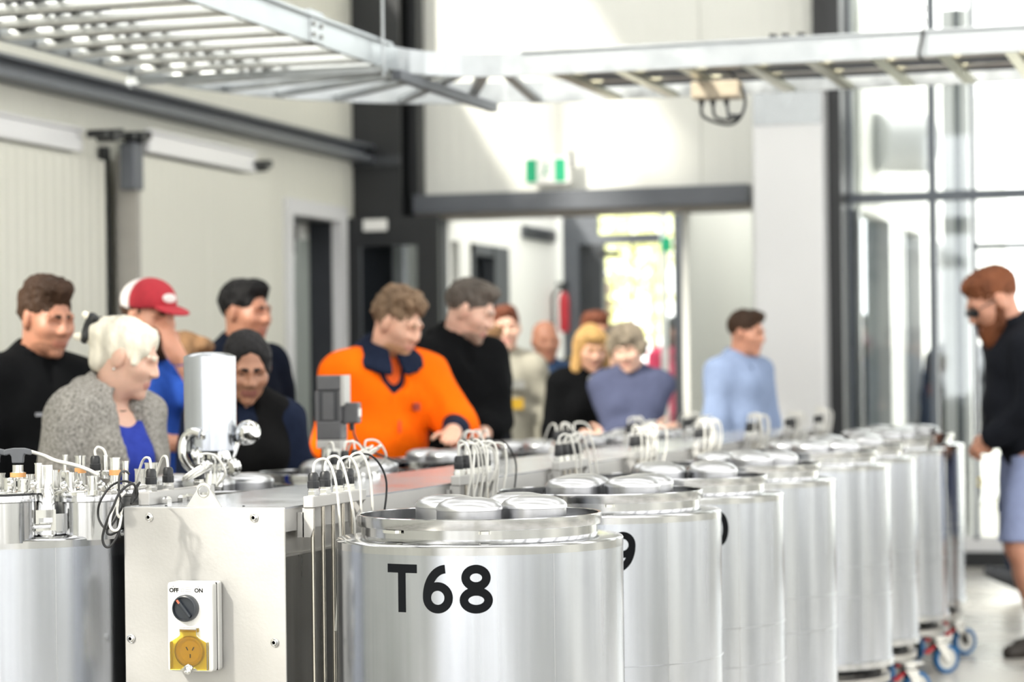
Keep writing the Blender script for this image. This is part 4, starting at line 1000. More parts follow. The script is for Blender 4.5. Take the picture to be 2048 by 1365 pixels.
def head_prims(fem=False, jaw=1.0, nose=1.0):
    ps = [ell((0, -.018, .035), (.074, .094, .084)), ell((0, .022, -.028), (.063, .074, .084)), ell((0, .038, -.076), (.049 * jaw, .048, .040), k=.03, lab=4),
          ell((0, .078, -.104), (.021, .016, .015), k=.02, lab=4), cap((0, .090, .014), (0, .105 * (1 + .03 * (nose - 1)), -.024), .0085, .0122 * nose, k=.016),
          ell((.0115, .101, -.029), (.0085, .009, .007), k=.01), ell((-.0115, .101, -.029), (.0085, .009, .007), k=.01),
          cap((-.040, .078, .020), (.040, .078, .020), .0105, k=.02), ell((.042, .058, -.022), (.023, .028, .024), k=.03), ell((-.042, .058, -.022), (.023, .028, .024), k=.03),
          cap((-.018, .0875, -.0610), (.018, .0875, -.0610), .0048, k=.008, lab=1), cap((-.014, .0875, -.0695), (.014, .0875, -.0695), .0056, k=.008, lab=1)]
    for s in (-1, 1):
        ps += [ell((s * .076, -.004, -.006), (.010, .021, .032), rotm(s * -.35), k=.012), ell((s * .031, .0775, .0000), (.0095, .0120, .0052), k=.005, lab=2), ell((s * .031, .0740, .0000), (.0140, .0120, .0105), k=.006),
               cap((s * .018, .0860, .0065), (s * .043, .0800, .0055), .0050, k=.008), cap((s * .016, .0900, .0215), (s * .046, .0790, .0245), .0030, k=.006, lab=3)]
    cuts = [ell((s * .031, .101, .001), (.0165, .020, .0095), k=.02) for s in (-1, 1)]
    return ps, cuts
def hand_prims(W, d, nrm, side, s, curl=.5, spread=1.0):
    """W wrist, d finger direction, nrm palm normal; thumb towards side*(d x nrm)."""
    d = np.array(d) / np.linalg.norm(d); nrm = np.array(nrm, float); nrm -= d * (nrm @ d); nrm /= np.linalg.norm(nrm); sd = np.cross(d, nrm) * side
    P = lambda a, b, c: W + (d * a + sd * b + nrm * c) * s
    R = np.stack([sd, d, nrm], 1)
    ps = [ell(P(.050, 0, 0), np.array((.040, .052, .0155)) * s, R, k=.02 * s), cap(P(-.02, 0, 0), P(.02, 0, 0), .026 * s, .027 * s, k=.02)]
    for i, (b, L) in enumerate(((.028, .92), (.0095, 1.0), (-.0095, .95), (-.027, .75))):
        p = P(.088 - .006 * abs(i - 1), b * spread, 0); a = 0.
        dirb = sd * (b * 1.2 * (spread - .6))
        for j, (l, r) in enumerate(((.043, .0092), (.027, .0083), (.021, .0074))):
            a += curl * (.6, 1.0, .8)[j] * (1 + .06 * i)
            v = (d * math.cos(a) + nrm * math.sin(a)) + dirb; v /= np.linalg.norm(v); q = p + v * l * L * s
            ps.append(cap(p, q, r * s, (r - .0008) * s, k=.006)); p = q
    p = P(.022, .026, .004); a = .75
    for j, (l, r) in enumerate(((.042, .0115), (.030, .0098), (.024, .0085))):
        v = d * math.cos(a) + sd * math.sin(a) + nrm * (.25 + .35 * curl * j); v /= np.linalg.norm(v); q = p + v * l * s
        ps.append(cap(p, q, r * s, (r - .001) * s, k=.008)); p = q; a -= .25
    return ps
def ik(S, W, l1, l2, hint):
    v = W - S; L = np.linalg.norm(v); Lm = min(L, (l1 + l2) * .995); v = v / L; W = S + v * Lm
    a = (l1 * l1 - l2 * l2 + Lm * Lm) / (2 * Lm); hgt = math.sqrt(max(l1 * l1 - a * a, 1e-6)); hint = np.array(hint, float); hint -= v * (hint @ v); hint /= np.linalg.norm(hint)
    return S + v * a + hint * hgt, W
SKIN = {}
def skin_mat(key, col):
    if key not in SKIN:
        m = mat('skin_' + key, col, .48, 0, .07, 22, bump=.03, bscale=160); m.node_tree.nodes['Principled BSDF'].inputs['Subsurface Weight'].default_value = .12
        m.node_tree.nodes['Principled BSDF'].inputs['Subsurface Scale'].default_value = .01
        SKIN[key] = m
    return SKIN[key]
m_eye = mat('eye', '#2b2320', .2, 0, .1, 40)
def cloth(name, col, var=.12, scale=40, rough=.9, bump=.25, bscale=320): return mat(name, col, rough, 0, var, scale, bump=bump, bscale=bscale, spec=.08)
def hairm(name, col, var=.35): return mat(name, col, .6, 0, var, 16, bump=.6, bscale=55, stretch=(1, 1, .22), spec=.2)
HAIR_CUT = lambda lo=-.055: [ell((0, .112, -.035), (.073, .066, .118), k=.014), ell((.086, .012, -.018), (.018, .024, .034), k=.008), ell((-.086, .012, -.018), (.018, .024, .034), k=.008)]
def hair_prims(style):
    base = [ell((0, -.020, .040), (.080, .1005, .087))]; planes = [((0, .35, -1), .072)]; cuts = HAIR_CUT(); amp, fr = .007, 50
    if style == 'short': base += [ell((0, .045, .098), (.055, .045, .030))]
    if style == 'quiff': base += [ell((.005, .050, .108), (.058, .045, .034)), ell((0, -.02, .10), (.065, .07, .04))]; amp = .008
    if style == 'crop': base = [ell((0, -.020, .040), (.0790, .0990, .0850)), ell((0, .03, .09), (.055, .05, .028))]; amp = .006; fr = 85
    if style == 'messy': base += [ell((0, .048, .100), (.064, .046, .036)), ell((0, -.01, .105), (.07, .075, .035))]; amp = .013; fr = 42
    if style == 'updo':
        base += [ell((0, -.105, .045), (.050, .038, .050), k=.03), ell((0, -.070, -.03), (.062, .045, .05), k=.03), cap((.038, .052, .088), (.072, .048, -.005), .016, .011, k=.03), cap((-.038, .052, .088), (-.072, .045, .0), .016, .011, k=.03), cap((.012, .060, .094), (.060, .066, .040), .012, .009, k=.03)]
        planes = [((0, .2, -1), .085)]; amp = .004; fr = 40
    if style == 'bob':
        for s in (-1, 1): base += [cap((s * .070, .0, .04), (s * .082, .018, -.115), .034, .030, k=.04)]
        base += [cap((0, -.07, .0), (0, -.075, -.125), .062, .058, k=.05), ell((0, .066, .078), (.062, .034, .032), k=.02)]
        planes = [((0, 0, -1), .150)]; cuts = [ell((0, .112, -.055), (.056, .068, .100), k=.015)]; amp = .005; fr = 38
    if style == 'long':
        for s in (-1, 1): base += [cap((s * .068, -.01, .04), (s * .085, .005, -.22), .034, .032, k=.04)]
        base += [cap((0, -.07, .0), (0, -.085, -.26), .062, .058, k=.05)]
        planes = [((0, 0, -1), .28)]; cuts = [ell((0, .112, -.040), (.058, .068, .100), k=.015)]; amp = .005; fr = 38
    if style == 'curly': base = [ell((0, -.012, .050), (.098, .108, .092)), ell((.07, .0, -.0), (.038, .05, .05)), ell((-.07, .0, .0), (.038, .05, .05)), ell((0, .055, .09), (.06, .04, .035))]; cuts = [ell((0, .112, -.045), (.062, .062, .098), k=.015)]; planes = [((0, .1, -1), .075)]; amp = .016; fr = 40
    if style == 'tied':
        base += [ell((0, -.100, -.03), (.045, .04, .045), k=.03), ell((.060, .012, .005), (.021, .048, .070)), ell((-.060, .012, .005), (.021, .048, .070))]
        base[0] = ell((0, -.018, .037), (.0785, .0985, .0875))
        cuts = [ell((0, .112, -.020), (.068, .070, .128), k=.012), ell((0, .0, .128), (.0035, .12, .010), k=.006)]; amp = .004
    return base, cuts, planes, amp, fr
def person(px, top, d, phi, lab, skin, hair, garments, trousers, b=1.0, fem=False, lean=0., head=(0, 0, 0), R=None, L=None, res=1.0, hs=1.06, legs=None, shoes='#2a2624', bald=False, beard=None, belly=0., shoe_mats=None, shorts=False, jaw=1.0, stubble=None):
    ph = math.radians(phi); fd = -FWD * math.cos(ph) + RGT * math.sin(ph); rz = math.atan2(-fd.x, fd.y)
    hp = at(px, top, d); H = hp.z - .012; s = H / 1.75
    root = empty('person', (hp.x, hp.y, 0), rz); tag(root, lab, 'person', 'people gathered round the tanks')
    Rw = np.array(Matrix.Rotation(-rz, 3, 'Z')); w2l = lambda P: Rw @ (np.array(P) - np.array((hp.x, hp.y, 0)))
    LR = rotm(0, math.radians(lean)); piv = np.array((0, 0, .95)); up = lambda p: LR @ (np.array(p, float) - piv) + piv
    # shift so that the head ends where the photograph has it
    hc0 = up((0, .02, 1.632)); off = np.array((0, .02 - hc0[1], 0)) ; zfix = 1.632 - hc0[2]
    s = s * 1.632 / (1.632 - zfix * .98)
    T0 = off * s
    body = [ell((0, -.005, .96), (.150 * b, .103, .12)), ell((0, .005 + belly * .5, 1.12), (.138 * b, .100 + belly, .15)), ell((0, -.005, 1.30), (.160 * b, .112, .165))]
    body += [cap((-.135, -.018, 1.40), (.135, -.018, 1.40), .062), cap((-.085, -.022, 1.425), (-.01, -.022, 1.49), .045), cap((.085, -.022, 1.425), (.01, -.022, 1.49), .045)]
    if fem: body += [ell((.070, .085, 1.265), (.062, .055, .062), k=.05), ell((-.070, .085, 1.265), (.062, .055, .062), k=.05), ell((0, -.01, .92), (.168 * b, .115, .10), k=.05)]
    body = xform(body, LR, piv - LR @ piv)
    neck = xform([cap((0, -.020, 1.42), (0, .012, 1.56), .058, .053)], LR, piv - LR @ piv)
    T = xform(body, np.eye(3), T0, s); N = xform(neck, np.eye(3), T0, s)
    HR = rotm(math.radians(head[0]), math.radians(head[1]), math.radians(head[2])) @ LR if lean else rotm(*[math.radians(x) for x in head])
    nk = up((0, -.005, 1.54)); HC = (nk + HR @ np.array((0, .028, .090))) * s + T0
    hp_, hcuts = head_prims(fem, jaw); hq = xform(hp_, HR, HC, s * hs); hcq = xform(hcuts, HR, HC, s * hs)
    nkc = xform([cap((0, -.018, -.03), (0, -.012, -.10), .052, .053, k=.03)], HR, HC, s * hs)
    arms = {}; AP = {}; HP = []; boxes = []
    for side, sg, spec in (('R', 1, R), ('L', -1, L)):
        S_ = up((sg * .175 * (b * .6 + .4), -.015, 1.395)) * s + T0
        spec = spec or {}
        Wt = w2l(spec['w']) if 'w' in spec else np.array(spec.get('t', (sg * .245, .06, .86)), float) * s + T0
        El, Wr = ik(S_, Wt, .285 * s, .255 * s, spec.get('hint', (sg * .35, -1, -.1)))
        AP[side] = (S_, El, Wr)
        arms[side] = [cap(S_, El, .054 * s * (b * .5 + .5), .043 * s), cap(El, Wr, .043 * s, .029 * s)]
        fdv = spec.get('fd'); fdv = (Wr - El) if fdv is None else np.array(fdv, float)
        hpz = hand_prims(Wr, fdv, spec.get('n', (-sg * .9, .3, -.1)), sg, s * .97, spec.get('curl', .45)); HP += hpz
        bl = np.min([bounds(q)[0] for q in hpz], 0) - .012; bu = np.max([bounds(q)[1] for q in hpz], 0) + .012; boxes.append((bl, bu, .0042 * res, hpz + arms[side], []))
    lg = legs or {}
    LG = {}; leg_p = []; shoe_p = []
    for side, sg in (('R', 1), ('L', -1)):
        hip = np.array((sg * .088 * b, -.005, .92)) * s + T0; an = np.array(lg.get(side, (sg * .095, -.035, .085)), float) * s; hint = lg.get(side + 'h', (sg * .15, 1, 0))
        kn, an = ik(hip, an, .44 * s, .425 * s, hint); td = np.array(lg.get(side + 't', (sg * .18, 1, -.18)), float); td /= np.linalg.norm(td)
        upn = np.array((0, 0, 1.)) - td * td[2]; upn /= np.linalg.norm(upn)
        toe = an + td * .165 * s - upn * .045 * s; heel = an - td * .045 * s - upn * .045 * s
        leg_p += [cap(hip, kn, .086 * s, .056 * s), cap(kn, kn + (an - kn) * .35 + np.array((0, -.012, 0)) * s, .054 * s, .055 * s), cap(kn + (an - kn) * .3, an, .053 * s, .036 * s), cap(an, toe, .034 * s, .03 * s)]
        LG[side] = (hip, kn, an)
        shoe_p.append([cap(heel, toe, .040 * s, .036 * s, k=.03), cap(an, an + (toe - an) * .5, .045 * s, .036 * s, k=.04), cap(an + (an - kn) * .02 - (an - kn) / np.linalg.norm(an - kn) * .03 * s, an, .047 * s, .045 * s, k=.03)])
        shoe_p[-1] = (shoe_p[-1], -upn, (-upn) @ (heel - upn * .033 * s))
    allp = T + N + nkc + arms['R'] + arms['L'] + leg_p
    # head fine box
    hl = HC - .17 * s * hs; hu = HC + .17 * s * hs
    hl = np.minimum(hl, HC + HR @ np.array((0, 0, -.155)) * s * hs - .02)
    boxes.append((hl, hu, .0048 * res, hq + nkc + N + [p for p in T], hcq))
    V, Q = surf(allp + HP, .016 * max(1, res * .8)); cen = V[Q].mean(1); keep = np.ones(len(Q), bool)
    for bl, bu, *_ in boxes: keep &= ~np.all((cen > bl) & (cen < bu), 1)
    Vs, Qs, Ms = [V], [Q[keep]], [np.zeros(keep.sum(), int)]; nv = len(V)
    for bi, (bl, bu, h, pr, ct) in enumerate(boxes):
        v, q = surf(pr, h, ct, (), bl - 3 * h, bu + 3 * h)
        if len(q) == 0: continue
        c = v[q].mean(1); kq = np.all((c > bl) & (c < bu), 1); q = q[kq]; c = c[kq]; mi = np.zeros(len(q), int)
        if bi == len(boxes) - 1:
            best = np.full(len(q), 1e9); 
            for p in hq:
                dd = sdf(p, c) + (.0 if p[6] else .0012); mk = dd < best; best[mk] = dd[mk]; mi[mk] = p[6]
        Vs.append(v); Qs.append(q + nv); Ms.append(mi); nv += len(v)
    m_sk = skin_mat(*skin[:2])
    m_lip = mat('lip_' + skin[0], skin[2], .5)
    m_brow = MATS['hair_' + hair[1]] if hair else m_sk
    m_stub = mat('stubble_%s_%s' % (skin[0], stubble.strip('#')), stubble, .6, 0, .2, 120) if stubble else m_sk
    bo = to_obj('body', np.concatenate(Vs), np.concatenate(Qs), [m_sk, m_lip, m_eye, m_brow, m_stub], root, np.concatenate(Ms))
    me = bo.data; used = np.zeros(len(me.vertices), bool)
    import bmesh as _bm
    bm = _bm.new(); bm.from_mesh(me); _bm.ops.delete(bm, geom=[v for v in bm.verts if not v.link_faces], context='VERTS'); bm.to_mesh(me); bm.free()
    hx = lambda ps: xform(ps, HR, HC, s * hs)
    def hplane(pl):  # head-local plane -> body local
        out = []
        for nv_, of in pl:
            n_ = HR @ np.array(nv_, float); out.append((n_, of * s * hs + n_ @ HC))
        return out
    if hair and hair[0]:
        base, cuts, planes, amp, fr = hair_prims(hair[0])
        v, q = surf(hx(base), .0052 * res, hx(cuts), hplane(planes)); to_obj('hair', v, q, [MATS['hair_' + hair[1]]], root, None, amp, fr, px, .55)
    if beard:
        bp = [ell((0, .042, -.085), (.062, .060, .054), k=.02), ell((0, .072, -.115), (.048, .040, .040 * beard[1]), k=.03), cap((-.066, .005, -.01), (-.055, .03, -.075), .016, .022, k=.02), cap((.066, .005, -.01), (.055, .03, -.075), .016, .022, k=.02), cap((-.024, .092, -.048), (.024, .092, -.048), .008, k=.01)]
        v, q = surf(hx(bp), .0062 * res, hx([ell((0, .098, -.066), (.020, .03, .009), k=.006)]), hplane([((0, 0, 1), -.018)])); to_obj('beard', v, q, [MATS['hair_' + beard[0]]], root, None, .005, 60, px, .55)
    for gi, g in enumerate(garments):
        t = g.get('t', .016) * s; ps = grow(T, t, .05)
        sl = g.get('sleeve', 2.0)
        for side in 'RL':
            S_, El, Wr = AP[side]
            if sl <= 0: continue
            ua = min(sl, 1.0); E2 = S_ + (El - S_) * ua
            ps.append(cap(S_, E2, (.058 * (b * .5 + .5)) * s + t, (.058 - .012 * ua) * s + t * 1.1, k=.05))
            if sl > 1:
                f = min(sl - 1, 1.0) * .96; ps.append(cap(El, El + (Wr - El) * f, .047 * s + t * .9, (.047 - .014 * f) * s + t, k=.04))
        planes = [((0, 0, -1), -g.get('hem', .86) * s)]
        cuts = []
        P_ = lambda a, b2, r, r2, k=.012: xform([cap(a, b2, r, r2, k=k)], LR, piv - LR @ piv)[0]
        col_ = g.get('collar', 'crew')
        cuts += [P_((0, -.012, 1.478), (0, .030, 1.72), g.get('neck', .060 if col_ != 'turtle' else .05), g.get('neck', .06) + .025)]
        if g.get('open'):
            zl, w0, w1 = g['open']; cuts.append(P_((0, .13, 1.50), (0, .175, zl), w0, w1)); cuts.append(P_((0, .10, 1.46), (0, .13, 1.40), w0, w0 * .9))
        if g.get('scoop'): cuts.append(xform([ell((0, .085, 1.455), (.078, .085, g['scoop']), k=.015)], LR, piv - LR @ piv)[0])
        if col_ == 'turtle': ps += grow(xform([cap((0, -.018, 1.44), (0, .005, 1.535), .060, .058, k=.02)], LR, piv - LR @ piv), 0) ; 
        ex_ = []
        if col_ == 'stand':
            gp_ = g.get('gap', .35)
            for layer in range(3):
                pts = [(.074 * math.sin(a) * (1 + .06 * layer), -.012 - .070 * math.cos(a) * (1 + .05 * layer) + .012, 1.480 + .017 * layer + .018 * math.cos(a)) for a in np.linspace(-math.pi + gp_, math.pi - gp_, 15)]
                for a_, b_2 in zip(pts, pts[1:]): ex_.append(cap(a_, b_2, .0105, k=.012))
        if col_ == 'fold':
            for layer in range(10):
                u_ = layer / 9; pts = []
                for a_ in np.linspace(-math.pi + .30, math.pi - .30, 17):
                    fr_ = (1 - math.cos(a_)) / 2   # 1 at the front
                    pts.append((math.sin(a_) * (.078 + .062 * u_) , -.004 - (.070 + .035 * u_) * math.cos(a_) + .060 * fr_ * u_, 1.555 - .030 * u_ - .055 * fr_ - .055 * fr_ * u_))
                for a_, b_2 in zip(pts, pts[1:]): ex_.append(cap(a_, b_2, .0125, k=.014))
        if col_ == 'hood':
            pts = [(.105 * math.sin(a), -.020 - .085 * math.cos(a), 1.470 + .030 * math.cos(a)) for a in np.linspace(-2.5, 2.5, 13)]
            for i_, (a_, b_2) in enumerate(zip(pts, pts[1:])): ex_.append(cap(a_, b_2, .036 if 2 < i_ < 9 else .028, k=.03))
            ex_.append(ell((0, -.115, 1.40), (.10, .045, .10), k=.04))
        ex_ = xform(ex_, LR, piv - LR @ piv); 
        sp = xform(ex_, np.eye(3), T0, s); cuts = xform(cuts, np.eye(3), T0, s)
        colm = g.get('collar_mat')
        if col_ == 'turtle': ps += xform(xform([cap((0, -.018, 1.44), (0, .006, 1.535), .064, .062, k=.02)], LR, piv - LR @ piv), np.eye(3), T0, s)
        if col_ == 'turtle': ps = [p for p in ps if not (p[0] == 'c' and p[1] is None)]
        if sp and not colm: v, q = surf(ps, .0125 * res, cuts if not sp else cuts, planes); 
        else: v, q = surf(ps, .0125 * res, cuts, planes)
        go = to_obj(g['name'], v, q, [g['mat']], root, None, g.get('wr', .009), g.get('wf', 9.), px + gi)
        if sp:
            v, q = surf(sp, .0085 * res); to_obj('hood' if col_ == 'hood' else 'collar', v, q, [colm or g['mat']], root, None, .003, 18, px)
        if g.get('cuff'):
            f0, f1, cm = g['cuff']
            for side in 'RL':
                S_, El, Wr = AP[side]; v, q = surf([cap(El + (Wr - El) * f0, El + (Wr - El) * f1, .046 * s + t, .038 * s + t, k=.02)], .010 * res); to_obj('cuff', v, q, [cm], root, None, .004, 20, px)
    lp = grow(leg_p, .016 * s, .04); hipb = grow(T[:2] + (T[-1:] if fem else []), .008 * s, .05)
    zlow = .47 if shorts else .055
    if shorts:
        lp = []
        for side in 'RL':
            hip, kn, an = LG[side]; lp.append(cap(hip, kn + (kn - hip) * .04, .100 * s, .092 * s, k=.05))
        v, q = surf(lp + hipb, .014 * res, (), [((0, 0, 1), .90 * s), ((0, 0, -1), -.52 * s)])
    else: v, q = surf([p for i, p in enumerate(lp) if i % 4 != 3] + hipb, .016 * res, (), [((0, 0, 1), 1.02 * s)])
    to_obj('shorts' if shorts else 'trousers', v, q, [trousers], root, None, .007, 9, px)
    sm_ = mat('shoe_' + shoes.strip('#'), shoes, .6, 0, .15, 20, bump=.1)
    for ps, nn, of in shoe_p:
        v, q = surf(ps, .009 * res, (), [(nn, of)]); to_obj('shoe', v, q, [sm_], root)
    root['_h'] = 0; del root['_h']
    return dict(root=root, HR=HR, HC=HC, s=s * hs, hx=hx, AP=AP, sc=s, T0=T0, up=up)
def on_head(P, name, m, prims, h=.005, cuts=(), planes=()):
    pls = []
    for nv_, of in planes:
        n_ = P['HR'] @ np.array(nv_, float); pls.append((n_, of * P['s'] + n_ @ P['HC']))
    v, q = surf(P['hx'](prims), h, P['hx'](list(cuts)) if cuts else (), pls); return to_obj(name, v, q, [m], P['root'])
def chest_patch(P, name, m, x, z, w, h, y=.165, label=None):
    """Small printed or sewn patch just proud of the chest."""
    c = P['up']((x, y, z)) * P['sc'] + P['T0']; o = MB().box(-w / 2, w / 2, -.004, .004, -h / 2, h / 2).build(name, m, P['root'], False); o.location = c
    o.rotation_euler = (0, 0, -x * 2.5)
    if label: o['label'] = label
    return o
for nm, c_ in (('brown', '#3a291e'), ('white', '#ded8c8'), ('dark', '#141315'), ('darkgrey', '#3a3532'), ('sandy', '#7a6450'), ('grey', '#5d5650'), ('blonde', '#c19a62'), ('greycurl', '#8d8272'), ('auburn', '#6e4130'), ('ginger', '#6b3f28'), ('lightbrown', '#7a5c40'), ('black', '#0d0c0e')):
    m_ = hairm('hair_' + nm, c_); MATS['hair_' + nm] = m_
SK1 = ('fair', '#d3a48d', '#c28a7a'); SK2 = ('ruddy', '#c08a72', '#ab7160'); SK3 = ('tan', '#aa7760', '#96604f'); SK4 = ('brown', '#a1745d', '#8d5a50'); SK5 = ('pale', '#d6ad99', '#c68f83')
c_black = cloth('black_fleece', '#0b0c0e'); c_black2 = cloth('black_jersey', '#0e0f11'); c_navy = cloth('navy_knit', '#0f1522'); c_navy2 = cloth('dark_navy', '#1a2133')
c_bluetop = cloth('royal_blue_knit', '#33429b'); c_blue2 = cloth('bright_blue', '#2a4da0'); c_orange = cloth('hi_vis_orange', '#ff6a08', .05, 10); c_orange2 = cloth('orange_polo', '#f0672f', .05)
c_offwhite = cloth('off_white_jersey', '#a9a699', .06); c_denim = cloth('denim', '#3a4a66', .2, 60); c_jean2 = cloth('dark_jeans', '#232a38', .2, 60); c_bluesw = cloth('blue_sweater', '#3f5578'); c_slate = cloth('slate_knit', '#4b5068', .08, 30); c_shirt = cloth('light_blue_shirt', '#8494b3', .06)
c_heather = mat('heather_grey_wool', '#8e8b86', .95, 0, .55, 130, bump=.4, bscale=260, spec=.2); c_olive = mat('olive_print', '#4b4a38', .9, 0, .7, 18, bump=.2, bscale=200); c_red = cloth('red_print', '#b3405a', .5, 14); c_short = cloth('pale_blue_shorts', '#939ec2', .06)
c_charc = cloth('charcoal_softshell', '#1b1d23', .1, 30); c_vest = cloth('black_vest', '#111112'); c_fleece2 = cloth('dark_olive_jacket', '#3c3a33')
WP = lambda px, py, d: at(px, py, d)
# ------------------------------------------------------------------ the crowd
# bearded man by the glazing first: he is the only one seen down to the floor
p = person(2006, 533, 11.15, -82, 'bearded person in dark jacket and pale shorts beside the far tanks', SK2, ('crop', 'ginger'),
    [dict(name='jacket', mat=c_charc, t=.022, sleeve=1.96, hem=.80, collar='stand', gap=.5)], c_short, b=1.12, lean=9, head=(0, 22, 0), belly=.03,
    R=dict(w=WP(1982, 870, 11.22), hint=(.8, -.7, -.5), fd=(-.55, .7, -.45), n=(-.5, -.6, -.3), curl=.9), L=dict(w=WP(1980, 880, 11.08), hint=(-.8, -.7, -.5), fd=(.5, .6, -.5), n=(.4, -.7, -.2), curl=.9),
    legs=dict(L=(-.10, -.13, .085), Lt=(-.1, 1, -.12), R=(.11, -.26, .085), Rt=(.1, 1, -.12)), shoes='#2b2520', beard=('ginger', 1.6), shorts=True, hs=1.22)
on_head(p, 'sunglasses', m_black, [cap((.079, -.005, .006), (.060, .075, .008), .003), cap((-.079, -.005, .006), (-.060, .075, .008), .003), ell((.034, .094, .000), (.026, .008, .016), rotm(-.25), k=.01), ell((-.034, .094, .0), (.026, .008, .016), rotm(.25), k=.01), cap((-.012, .099, .006), (.012, .099, .006), .003)], .004)
o = MB().tube([(.0, .012 * math.cos(t) + .0, .02 * math.sin(t)) for t in np.linspace(0, 6.0, 10)], .004, 6, 2).build('key_ring', mat('gold_key', '#c9b765', .3, .8), p['root']); o.location = (-.02, .13, .80)
# left side crowd
p = person(78, 560, 8.2, 42, 'person with brown hair and stubble in a black zip fleece by the ribbed wall', SK3, ('quiff', 'brown'),
    [dict(name='shirt', mat=c_black2, t=.012, sleeve=1, collar='crew'), dict(name='fleece_jacket', mat=c_black, t=.026, sleeve=1.95, collar='stand', gap=.75, open=(1.36, .030, .006))], c_jean2, head=(6, 9, 0), lean=4, hs=1.09, jaw=1.06, stubble='#8a5f4b')
chest_patch(p, 'embroidered_logo', mat('silver_thread', '#77797f', .6), .075, 1.29, .05, .012)
p = person(229, 632, 7.25, 56, 'white haired person in a grey hooded cardigan and blue top', SK5, ('updo', 'white'),
    [dict(name='blue_top', mat=c_bluetop, t=.014, sleeve=.6, collar='crew', hem=.8, scoop=.075), dict(name='hooded_cardigan', mat=c_heather, t=.034, sleeve=1.96, collar='hood', open=(.70, .072, .105), hem=.74, wr=.014)], c_jean2, fem=True, b=1.06, head=(27, 12, 0), lean=7, hs=1.10)
on_head(p, 'hair_clip', m_black, [cap((-.030, -.125, .085), (.030, -.140, .020), .011), cap((.030, -.125, .085), (-.030, -.140, .020), .011), cap((.0, -.150, .085), (.0, -.150, .01), .014)], .005)
on_head(p, 'hair_ends', MATS['hair_white'], [cap((.0, -.130, .070), (.0, -.172, .085), .018, .012)], .006)
on_head(p, 'hair_ends', MATS['hair_white'], [cap((0, -.135, .02), (.0, -.178, .010), .020, .012)], .006)
on_head(p, 'earring', m_chrome, [ell((.083, -.006, -.043), (.005, .005, .006)), ell((-.083, -.006, -.043), (.005, .005, .006))], .003)
p = person(282, 563, 8.75, 40, 'person in a red and white cap resting chin on hand', SK2, ('crop', 'brown'),
    [dict(name='blue_shirt', mat=c_blue2, t=.018, sleeve=.85, collar='crew', hem=.84)], c_jean2, head=(12, 8, 0), hs=1.07,
    L=dict(t=(-.02, .19, 1.50), hint=(-.5, .5, -1), fd=(.1, -.3, .8), n=(.2, -1, .1), curl=.7), R=dict(t=(-.10, .26, 1.14), hint=(.6, .2, -1), curl=.6), beard=('brown', .8))
m_capred = mat('red_cap_cloth', '#a3202e', .8, 0, .08, 60, bump=.2, bscale=300); m_capw = mat('white_mesh', '#d8d4d2', .85, 0, .1, 120, bump=.3, bscale=260)
on_head(p, 'cap_front', m_capred, [ell((0, .006, .060), (.086, .100, .082))], .006, (), [((0, -1, 0), .02), ((0, .12, -1), -.030)])
on_head(p, 'cap_mesh', m_capw, [ell((0, -.014, .056), (.085, .102, .082))], .006, (), [((0, 1, 0), -.02), ((0, .12, -1), -.028)])
on_head(p, 'cap_visor', m_capred, [ell((0, .115, .040), (.070, .062, .010), rotm(0, .22))], .005, (), [((0, -1, 0), -.06)])
on_head(p, 'cap_badge', m_capw, [ell((0, .100, .078), (.034, .006, .018), rotm(0, -.2))], .004)
person(357, 662, 9.4, 75, 'brown haired person in olive print, mostly hidden behind the polished cylinder', SK1, ('bob', 'lightbrown'), [dict(name='print_blouse', mat=c_olive, t=.022, sleeve=1.1, collar='crew')], c_jean2, fem=True, head=(10, 10, 0), res=1.2, hs=1.08)
person(478, 560, 10.0, 44, 'dark haired person in a navy sweater against the pale wall', SK3, ('short', 'black'), [dict(name='navy_sweater', mat=c_navy, t=.022, sleeve=1.95, collar='crew', wr=.012)], c_jean2, b=1.08, head=(14, 6, 0), res=1.1, hs=1.10)
person(487, 655, 8.1, 12, 'dark haired person in a black vest and navy short sleeves looking down', SK4, ('tied', 'dark'),
    [dict(name='navy_polo', mat=c_navy2, t=.016, sleeve=.92, collar='crew', hem=.84, open=(1.36, .045, .006)), dict(name='vest', mat=c_vest, t=.028, sleeve=0, collar='stand', gap=.95, open=(1.24, .046, .008), hem=.82)], c_jean2, fem=True, b=1.02, lean=5, head=(4, 20, 0), hs=1.12)
p = person(772, 577, 9.75, 24, 'person in an orange hi-vis pullover with navy collar', SK1, ('messy', 'sandy'),
    [dict(name='orange_polo', mat=c_orange2, t=.010, sleeve=1, collar='crew', open=(1.42, .03, .01)), dict(name='navy_lining', mat=c_navy2, t=.016, sleeve=1.85, collar='crew', open=(1.22, .050, .018)), dict(name='hi_vis_pullover', mat=c_orange, t=.034, sleeve=1.02, collar='fold', collar_mat=c_navy2, neck=.085, open=(1.20, .070, .012), wr=.014, wf=8)], c_jean2, b=1.16, lean=5, head=(34, 18, 0), hs=1.10, jaw=1.1, belly=.02,
    L=dict(w=WP(906, 866, 9.5), hint=(-.75, -.6, -.5), n=(.2, -.2, -1), curl=.25), stubble='#b98a68')
chest_patch(p, 'chest_emblem', mat('dark_red_print', '#8c2a1c', .6), -.085, 1.27, .03, .03, .150); chest_patch(p, 'zip_pull', mat('zip_red', '#c5331c', .5), 0, 1.19, .008, .05, .178)
p = person(917, 553, 10.4, 32, 'person in a black hoodie with pushed up sleeves', SK5, ('short', 'grey'),
    [dict(name='black_hoodie', mat=c_black2, t=.030, sleeve=1.35, collar='hood', open=(1.36, .034, .008), wr=.013)], c_jean2, b=1.10, lean=6, head=(38, 18, 0), hs=1.08,
    L=dict(w=WP(957, 884, 10.2), hint=(-.75, -.5, -.6), n=(.2, -.2, -1), curl=.3), stubble='#9b8273')
